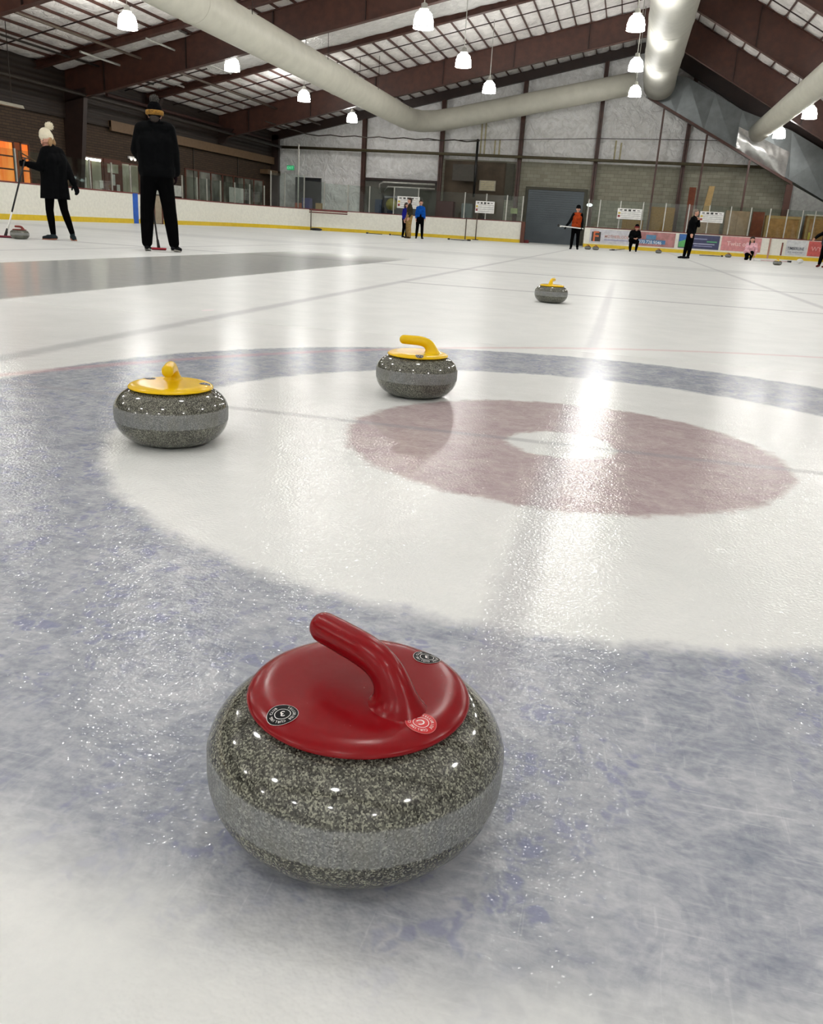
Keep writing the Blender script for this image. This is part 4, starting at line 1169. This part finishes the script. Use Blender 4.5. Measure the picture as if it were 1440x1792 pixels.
person('person in dark olive top and khaki trousers in the far group of three', (-9.4, 38.5), .239, J, fc,
       dict(top=cloth('olive_top', (52, 48, 38)), top_a=.012, trousers=cloth('khaki', (150, 124, 78)), tr_a=.035, shoes=cloth('brown_shoe', (60, 48, 36))), vox=.018, hair=(BROWNH, 0))
J, fc = stand(-.14, .15, 1.66)
person('person in bright blue jacket and black trousers in the far group of three', (-9.1, 39.5), .226, J, fc,
       dict(top=cloth('blue_jacket', (16, 76, 160)), top_a=.006, trousers=BLK2, shoes=BSH), vox=.018, hair=(BROWNH, 0), hands=(.6, .3))
J, fc = stand(-.27, .9, 1.52)
person('person in navy blue jacket half hidden at the left of the group of three', (-9.9, 40.5), .24, J, fc,
       dict(top=cloth('navy_jacket', (30, 34, 130)), top_a=.008, trousers=BLK2, shoes=BSH), vox=.018, hair=(BROWNH, .08))
# orange vest
J, fc = stand(-.10, 0, 1.70)
J.update(elA=(-.40, -.10, 1.05), wrA=(-.52, -.22, .88), elB=(.12, -.02, 1.08), wrB=(.13, -.20, .86))
person('person in orange vest and dark cap holding a broom level before the grey door', (-2.0, 37.3), .054, J, fc,
       dict(top=cloth('orange_vest', (156, 62, 28)), top_a=.02, vest=BLK, trousers=BLK2, shoes=BSH), vox=.018, hands=(1.2, 1.2), gloves=BLK,
       hat=dict(m=BLK, peak=True), hair=(BROWNH, 0))
t = empty('curling_broom', (-2.1, 37.0, .84), 0, 'white broom held level by the person in the orange vest', 'broom')
m = MB(); m.tube((-2.72, 36.98, .885), (-1.78, 37.05, .83), .022); m.build('pole', WHITEP, t)
m = MB(); m.box((-2.8, 36.98, .90), (.10, .2, .10)); m.build('head', BLACKP, t, bevel=.02)
m = MB(); m.box((-2.72, 36.98, .87), (.08, .12, .05)); m.build('pad', WHITEP, t, bevel=.015)
# crouching person
J = dict(head=(.02, -.05, 1.03), neck=(-.01, 0, .91), chest=(-.03, .02, .74), pelvis=(-.07, .06, .46), shA=(-.20, 0, .85), shB=(.14, 0, .86),
         elA=(-.26, -.08, .64), wrA=(-.06, -.26, .58), elB=(.22, -.08, .64), wrB=(.10, -.26, .60), hipA=(-.15, .04, .45), hipB=(.02, .04, .45),
         knA=(-.17, -.28, .22), knB=(.13, -.36, .45), anA=(-.16, .06, .06), anB=(.10, -.28, .085), toeA=(-.15, -.05, .035), toeB=(.11, -.42, .03))
person('person in black crouching on one knee in front of the banner boards', (.35, 41.8), -.008, J, (.1, -1, -.15),
       dict(top=BLK, trousers=BLK2, shoes=BSH), vox=.018, hair=(BROWNH, 0), hat=dict(m=BLK, band=mat('red_knit', (120, 30, 34), .9)))
tp = (.42, 41.5, .66); broom('curling_broom', (-.05, 41.45, .10), (-.62, 41.45, 0), 'dark broom lying on the ice by the crouching person in black')
# tall person in black pointing
J, fc = stand(.02, 1.2, 1.66, lean=.07)
J.update(elB=(.30, -.05, 1.12), wrB=(.27, -.18, 1.30), toeA=(-.22, -.02, .03), toeB=(-.10, -.10, .03), anA=(-.04, .06, .085), anB=(.10, -.05, .085), knA=(.0, .03, .47), knB=(.13, -.05, .47))
person('tall bald person all in black standing before the green and navy banner', (2.07, 32.7), -.063, J, (.9, -.3, .05),
       dict(top=BLK, trousers=BLK2, shoes=BSH), vox=.016, hands=(.3, .8), hair=(GREYH, 0))
# kneeling person in pink
J = dict(head=(.05, -.05, .79), neck=(.06, 0, .68), chest=(.05, .02, .54), pelvis=(.0, .06, .30), shA=(-.06, 0, .61), shB=(.20, 0, .62),
         elA=(-.09, -.10, .42), wrA=(.03, -.26, .30), elB=(.27, -.08, .42), wrB=(.23, -.22, .20), hipA=(-.07, .05, .28), hipB=(.09, .05, .28),
         knA=(-.05, -.20, .075), knB=(.12, -.30, .30), anA=(-.10, .15, .06), anB=(.10, -.20, .085), toeA=(-.10, .26, .035), toeB=(.10, -.36, .03))
person('person in pale pink jacket kneeling on the ice in front of the pink banner', (4.9, 38.3), -.127, J, (.2, -1, -.3),
       dict(top=cloth('pink_jacket', (226, 176, 186)), vest=cloth('pink_jacket', (226, 176, 186)), trousers=BLK2, shoes=BSH), vox=.016, hair=(mat('dark_hair', (30, 22, 20), .7), .24))
m = MB(); m.box((5.22, 38.0, .03), (.26, .14, .06)); tag(m.build('slider_pad', WHITEP, base=True, bevel=.02), 'white pad on the ice under the hand of the kneeling person in pink', 'pad')
# person cut by the right edge
J, fc = stand(.02, -.9, 1.45)
J.update(elA=(-.30, -.05, 1.02), wrA=(-.38, -.15, .93), anA=(-.10, 0, .1), toeA=(-.16, -.12, .03))
person('person in dark clothes with red shoes cut off by the right edge of the photo', (6.6, 32.6), -.2, J, fc,
       dict(top=cloth('grey_top', (58, 58, 62)), vest=BLK, trousers=BLK2, shoes=cloth('red_shoe', (96, 34, 32))), vox=.018, hair=(BROWNH, 0))

# ---------------------------------------------------------------- signs, banners and clutter behind the boards
def flat_text(mb, s, x, y, z, size, wx=1):
    text_on(mb, s, lambda u, v: (x + u, y, z + v), size, wx)
def scoreboard(l, s, z0, z1, wd, lab, pole=None):
    t = empty('scoreboard', (l, s, z0), 0, lab, 'scoreboard', 'white curling scoreboards on poles')
    m = MB(); m.box((l, s, (z0 + z1) / 2), (wd, .03, z1 - z0)); m.build('panel', WHITEP, t)
    ink = mat('ink', (60, 60, 58), .6); h = z1 - z0; y = s - .02
    for i, dx in enumerate((-.36, -.18, 0, .18, .36)):
        m = MB(); m.box((l + dx * wd, y, z1 - h * .16), (.11 * wd, .006, h * (.08, .14, .18, .12, .05)[i])); m.build('mark', ink, t)
    for k, zz in enumerate((.32, .5, .68, .86)):
        m = MB(); m.box((l + .06 * wd, y, z1 - h * zz), (wd * .82, .006, h * .03)); m.build('rule', mat('ink_soft', (150, 150, 148), .6), t)
    m = MB(); m.box((l - .42 * wd, y, z1 - h * .45), (.10 * wd, .006, h * .16)); m.build('yellow_mark', mat('yellow_mark', (214, 190, 80), .6), t)
    m = MB(); m.box((l - .42 * wd, y, z1 - h * .74), (.10 * wd, .006, h * .2)); m.build('red_mark', mat('red_mark', (150, 70, 70), .6), t)
    if pole is not None:
        m = MB(); m.tube((pole, s + .03, 0), (pole, s + .03, z1), .03, seg=8); m.build('pole', PIPE, t)
        m = MB(); m.box((pole, s + .03, .02), (.3, .2, .04)); m.build('foot', PIPED, t)
scoreboard(-7.62, 47.6, 1.40, 2.0, 1.02, 'white scoreboard on a pole left of the big grey door', -8.0)
scoreboard(-11.85, 47.6, 1.42, 2.03, 1.25, 'white scoreboard behind the group of three people')
scoreboard(-.06, 47.6, 1.50, 2.02, 1.22, 'white scoreboard above the crouching person in black')
scoreboard(4.0, 47.6, 1.56, 2.08, 1.15, 'white scoreboard beside the head of the tall person in black')
pipe('pole', [(-8.55, 47.5, 0), (-8.55, 47.5, 1.15)], .03, PIPE, 'short brown pole standing against the boards left of the scoreboard pole', 'pole')
t = empty('barrier_rail', (-15.6, 46.2, 0), 0, 'low red brown barrier rail before the far corner boards', 'barrier')
for a, b in (((-16.6, 45.0, 1.02), (-14.9, 46.3, 1.02)), ((-16.6, 45.0, .92), (-14.9, 46.3, .92))):
    m = MB(); m.tube(a, b, .03, seg=8); m.build('rail', mat('maroon_rail'), t)
m = MB(); m.tube((-16.5, 45.0, 0), (-16.5, 45.0, 1.05), .03, seg=8); m.build('post', PIPE, t)
m = MB(); m.ell((-16.2, 45.0, .06), (.35, .15, .08)); m.build('weight_bag', BLACKP, t)

def banner(l0, l1, z0, z1, m_, lab, texts=(), extra=None):
    m = MB(); m.box2((l0, 47.975, z0), (l1, 47.993, z1)); b = m.build('banner', m_, B3); tag(b, lab)
    for s_, x, z, size, rgb, wx in texts:
        q = MB(); flat_text(q, s_, x, 47.955, z, size, wx); q.build('lettering', mat('ink_%d_%d_%d' % rgb, rgb, .5), b)
    if extra:
        for nm, a, c, rgb in extra:
            q = MB(); q.box2((a[0], 47.962, a[1]), (c[0], 47.976, c[1])); q.build(nm, mat('ink_%d_%d_%d' % rgb, rgb, .5), b)
    return b
banner(-1.95, .12, .24, .93, mat('banner_pale', (206, 206, 212), .5), 'pale banner with orange letter F logo',
       (('F', -1.62, .58, .72, (214, 110, 62), 1.0), ('MOTHERLODE', -.55, .60, .2, (206, 160, 150), .95)),
       (('logo_square', (-1.85, .32), (-1.38, .80), (62, 56, 52)), ('line', (-1.2, .40), (.05, .45), (160, 160, 190))))
banner(.45, 2.42, .24, .94, mat('banner_rose', (176, 124, 124), .6, var=.25, scale=3), 'rose banner with blue patch and phone number',
       (('970.728.9046', 1.18, .44, .24, (214, 226, 236), .9),), (('blue_patch', (.5, .36), (1.95, .56), (70, 120, 168)), ('blue_patch', (.95, .58), (1.45, .80), (86, 134, 170))))
banner(2.6, 4.62, .26, .94, mat('banner_navy', (62, 66, 100), .5), 'navy banner with green hill picture and white lines',
       (), (('white_line', (3.35, .72), (4.0, .77), (140, 146, 180)), ('green_line', (4.0, .60), (4.5, .66), (90, 170, 120)), ('white_line', (3.3, .48), (4.4, .53), (176, 178, 204)), ('white_line', (3.4, .38), (4.3, .42), (150, 152, 186))))
m = MB(); m.add([(2.62, 47.97, .3), (3.05, 47.97, .3), (3.15, 47.97, .78), (2.9, 47.97, .66), (2.62, 47.97, .56)], [(0, 1, 2, 3, 4)]); m.build('green_hill', mat('green_print', (96, 176, 104), .5), B3)
m = MB(); m.add([(2.62, 47.971, .56), (2.9, 47.971, .66), (3.15, 47.971, .78), (3.2, 47.971, .92), (2.62, 47.971, .92)], [(0, 1, 2, 3, 4)]); m.build('blue_sky_print', mat('blue_print', (56, 108, 176), .5), B3)
banner(4.72, 6.65, .26, .95, mat('banner_pink', (206, 140, 142), .6), 'pink banner with white lettering', (('Twist of', 5.5, .62, .3, (236, 206, 206), 1),))
banner(7.85, 8.85, .24, .95, mat('banner_white', (214, 216, 218), .6), 'white banner with dark lettering', (('TIMBERLINE', 8.32, .56, .2, (84, 88, 100), .75), ('ACE HARDWARE', 8.32, .38, .1, (130, 134, 146), .9)))
banner(8.9, 10.6, .24, .95, mat('banner_red', (204, 96, 92), .6), 'red banner at the right edge', (('WYNT', 9.5, .6, .3, (232, 170, 166), 1),))
m = MB(); m.box2((7.02, 47.95, 0), (7.10, 47.99, 1.0)); m.build('seam_post', mat('tan_seam', (176, 132, 118), .5), B3)
m = MB(); m.box((7.66, 47.93, .5), (.07, .04, .62)); m.build('brown_post', mat('brown_strip', (128, 74, 66), .5), B3)

def slab(nm, a, b, m_, lab, cat, bev=0):
    m = MB(); m.box2(a, b); return tag(m.build(nm, m_, base=True, bevel=bev), lab, cat)
slab('osb_sheet', (.95, 51.3, -.03), (2.35, 51.45, 2.3), OSB, 'mottled brown particle board sheet leaning behind the glass, right of the middle scoreboard', 'board')
slab('osb_sheet', (-.4, 51.35, -.03), (.75, 51.5, 1.55), OSB, 'mottled brown board low behind the scoreboard above the crouching person', 'board')
slab('timber', (2.95, 51.5, -.03), (3.30, 51.65, 3.4), WOODR, 'upright red brown timber plank against the far wall', 'timber')
m = MB(); m.prism([(3.55, -.03), (3.95, -.03), (4.25, 3.5), (3.95, 3.5)], 'y', 51.4, 51.6); tag(m.build('timber', mat('pale_timber', (176, 148, 98), .7), base=True), 'upright pale timber plank leaning against the far wall', 'timber')
slab('timber', (3.30, 51.3, -.03), (3.42, 51.4, 2.1), mat('pale_timber'), 'narrow pale plank between the red brown and the pale plank', 'timber')
slab('cardboard_sheet', (3.4, 50.6, -.03), (4.75, 50.7, 1.62), CARD, 'tan sheet behind the scoreboard beside the tall person in black', 'board')
t = empty('storage_cabinet', (5.55, 51, 0), 0, 'tan flat storage cabinet behind the glass above the pink banner', 'cabinet')
m = MB(); m.box2((4.95, 50.4, -.03), (6.15, 50.9, 2.28)); m.build('carcass', CARD, t)
m = MB(); m.box2((5.0, 50.37, .1), (5.54, 50.4, 2.2)); m.build('door', CARD, t); m = MB(); m.box2((5.56, 50.37, .1), (6.1, 50.4, 2.2)); m.build('door', CARD, t)
def crate(l0, l1, y0, y1, h, lab, lid=False):
    t = empty('wooden_crate', ((l0 + l1) / 2, (y0 + y1) / 2, 0), 0, lab, 'crate', 'wooden crates behind the right boards')
    m = MB(); m.box2((l0, y0 + .03, -.03), (l1, y1, h)); m.build('plywood_box', WOOD, t)
    for a, b in ((l0, l0 + .12), (l1 - .12, l1)):
        m = MB(); m.box2((a, y0, -.03), (b, y0 + .03, h)); m.build('batten', mat('pale_timber'), t)
    for z in (h - .14, .9):
        m = MB(); m.box2((l0 + .12, y0, z), (l1 - .12, y0 + .03, z + .12)); m.build('batten', mat('pale_timber'), t)
    if lid: m = MB(); m.box2((l0 - .06, y0 - .05, h), (l1 + .06, y1, h + .07)); m.build('white_lid', mat('lid_white', (214, 206, 190), .6), t)
crate(7.0, 8.75, 50.3, 50.9, 2.14, 'wooden crate in front of the lean-to frame, left of the one with the white lid')
crate(9.0, 10.9, 50.2, 50.9, 2.22, 'wooden crate with white lid at the right edge behind the glass', True)
slab('brown_panel', (6.35, 50.8, -.03), (6.95, 50.9, 2.3), WOODR, 'narrow brown panel left of the wooden crates', 'board')
slab('yellow_tube', (8.9, 48.6, -.03), (8.98, 48.7, 1.38), mat('yellow_tube', (224, 206, 60), .5), 'short yellow tube sticking up behind the boards at the right', 'tube')
# left and middle, behind the glass
slab('dark_doorway', (-20.2, 52.2, -.03), (-18.55, 52.35, 2.95), mat('doorway_dark', (26, 28, 32), .6), 'dark doorway in the far left corner behind the glass', 'doorway')
t = empty('exit_sign', (-20.45, 52.0, 3.3), 0, 'small glowing green exit sign in the far left corner', 'sign')
m = MB(); m.box2((-20.68, 52.0, 3.32), (-20.22, 52.05, 3.58)); m.build('panel', emis('exit_green', (.04, .55, .2), .5), t)
q = MB(); flat_text(q, 'EXIT', -20.45, 51.985, 3.45, .2); q.build('lettering', emis('exit_letters', (.3, 1, .55), .7), t)
slab('blue_bin', (-19.3, 51.0, -.03), (-18.8, 51.5, 1.75), mat('blue_plastic', (28, 34, 110), .5), 'dark blue bin in the far left corner behind the glass', 'bin', .04)
slab('orange_box', (-19.75, 51.0, -.03), (-19.35, 51.4, 1.45), mat('orange_box', (168, 84, 50), .6), 'orange box beside the dark blue bin in the far left corner', 'box', .02)
slab('pale_box', (-18.5, 51.2, -.03), (-18.15, 51.5, 1.5), mat('pale_timber'), 'pale wooden box right of the dark blue bin', 'box')
t = empty('ice_machine', (-13.6, 51.3, 0), 0, 'dark machine with a round yellow centre behind the glass left of the group of three', 'machine')
m = MB(); m.box2((-14.3, 51.0, -.03), (-12.6, 51.8, 2.15)); m.build('body', mat('machine_dark', (30, 32, 36), .4), t, bevel=.15)
m = MB(); m.lathe([(.001, 0), (.34, 0), (.34, .05), (.001, .05)], seg=24); R = Matrix.Rotation(PI / 2, 3, 'X'); m.v = [R @ v + V(-13.7, 50.99, 1.65) for v in m.v]; m.build('yellow_disc', mat('machine_yellow', (128, 122, 48), .5), t)
m = MB(); m.box2((-14.75, 51.1, -.03), (-14.35, 51.7, 1.9)); m.build('side_panel', mat('machine_blue', (40, 58, 84), .5), t)
slab('dark_red_cabinet', (-11.05, 51.2, -.03), (-10.05, 51.8, 2.0), mat('dark_red', (74, 30, 28), .5), 'dark red cabinet right of the person in the blue jacket', 'cabinet', .02)
slab('grey_barrel', (-9.6, 51.3, -.03), (-8.95, 51.8, 1.95), mat('grey_barrel', (104, 112, 112), .5), 'grey blue barrel shape behind the glass left of the scoreboard pole', 'barrel', .08)
t = empty('wall_vent', (-8.3, 52.3, 2.72), 0, 'white slatted vent panel on the brown wall above the left scoreboard', 'vent')
m = MB(); m.box2((-8.8, 52.25, 2.72), (-7.85, 52.4, 3.28)); m.build('frame', mat('vent_white', (176, 170, 150), .6), t)
for k in range(5):
    m = MB(); m.box2((-8.72, 52.22, 2.78 + k * .1), (-7.93, 52.25, 2.83 + k * .1)); m.build('slat', mat('pale_conduit'), t)
slab('wall_box', (-10.45, 52.3, 3.2), (-9.0, 52.5, 4.1), mat('wall_box', (70, 66, 58), .5, .2), 'dark metal wall box below the pipes left of the white vent panel', 'box')
slab('wall_box', (-6.85, 52.4, 1.55), (-6.45, 52.6, 1.85), mat('pale_green_box', (170, 182, 130), .5), 'small pale green box on the wall left of the big grey door', 'box')
slab('wall_panel', (-7.4, 52.95, 2.3), (-6.9, 53.0, 4.3), mat('dark_olive'), 'dark narrow panel on the far wall left of the big door', 'panel')
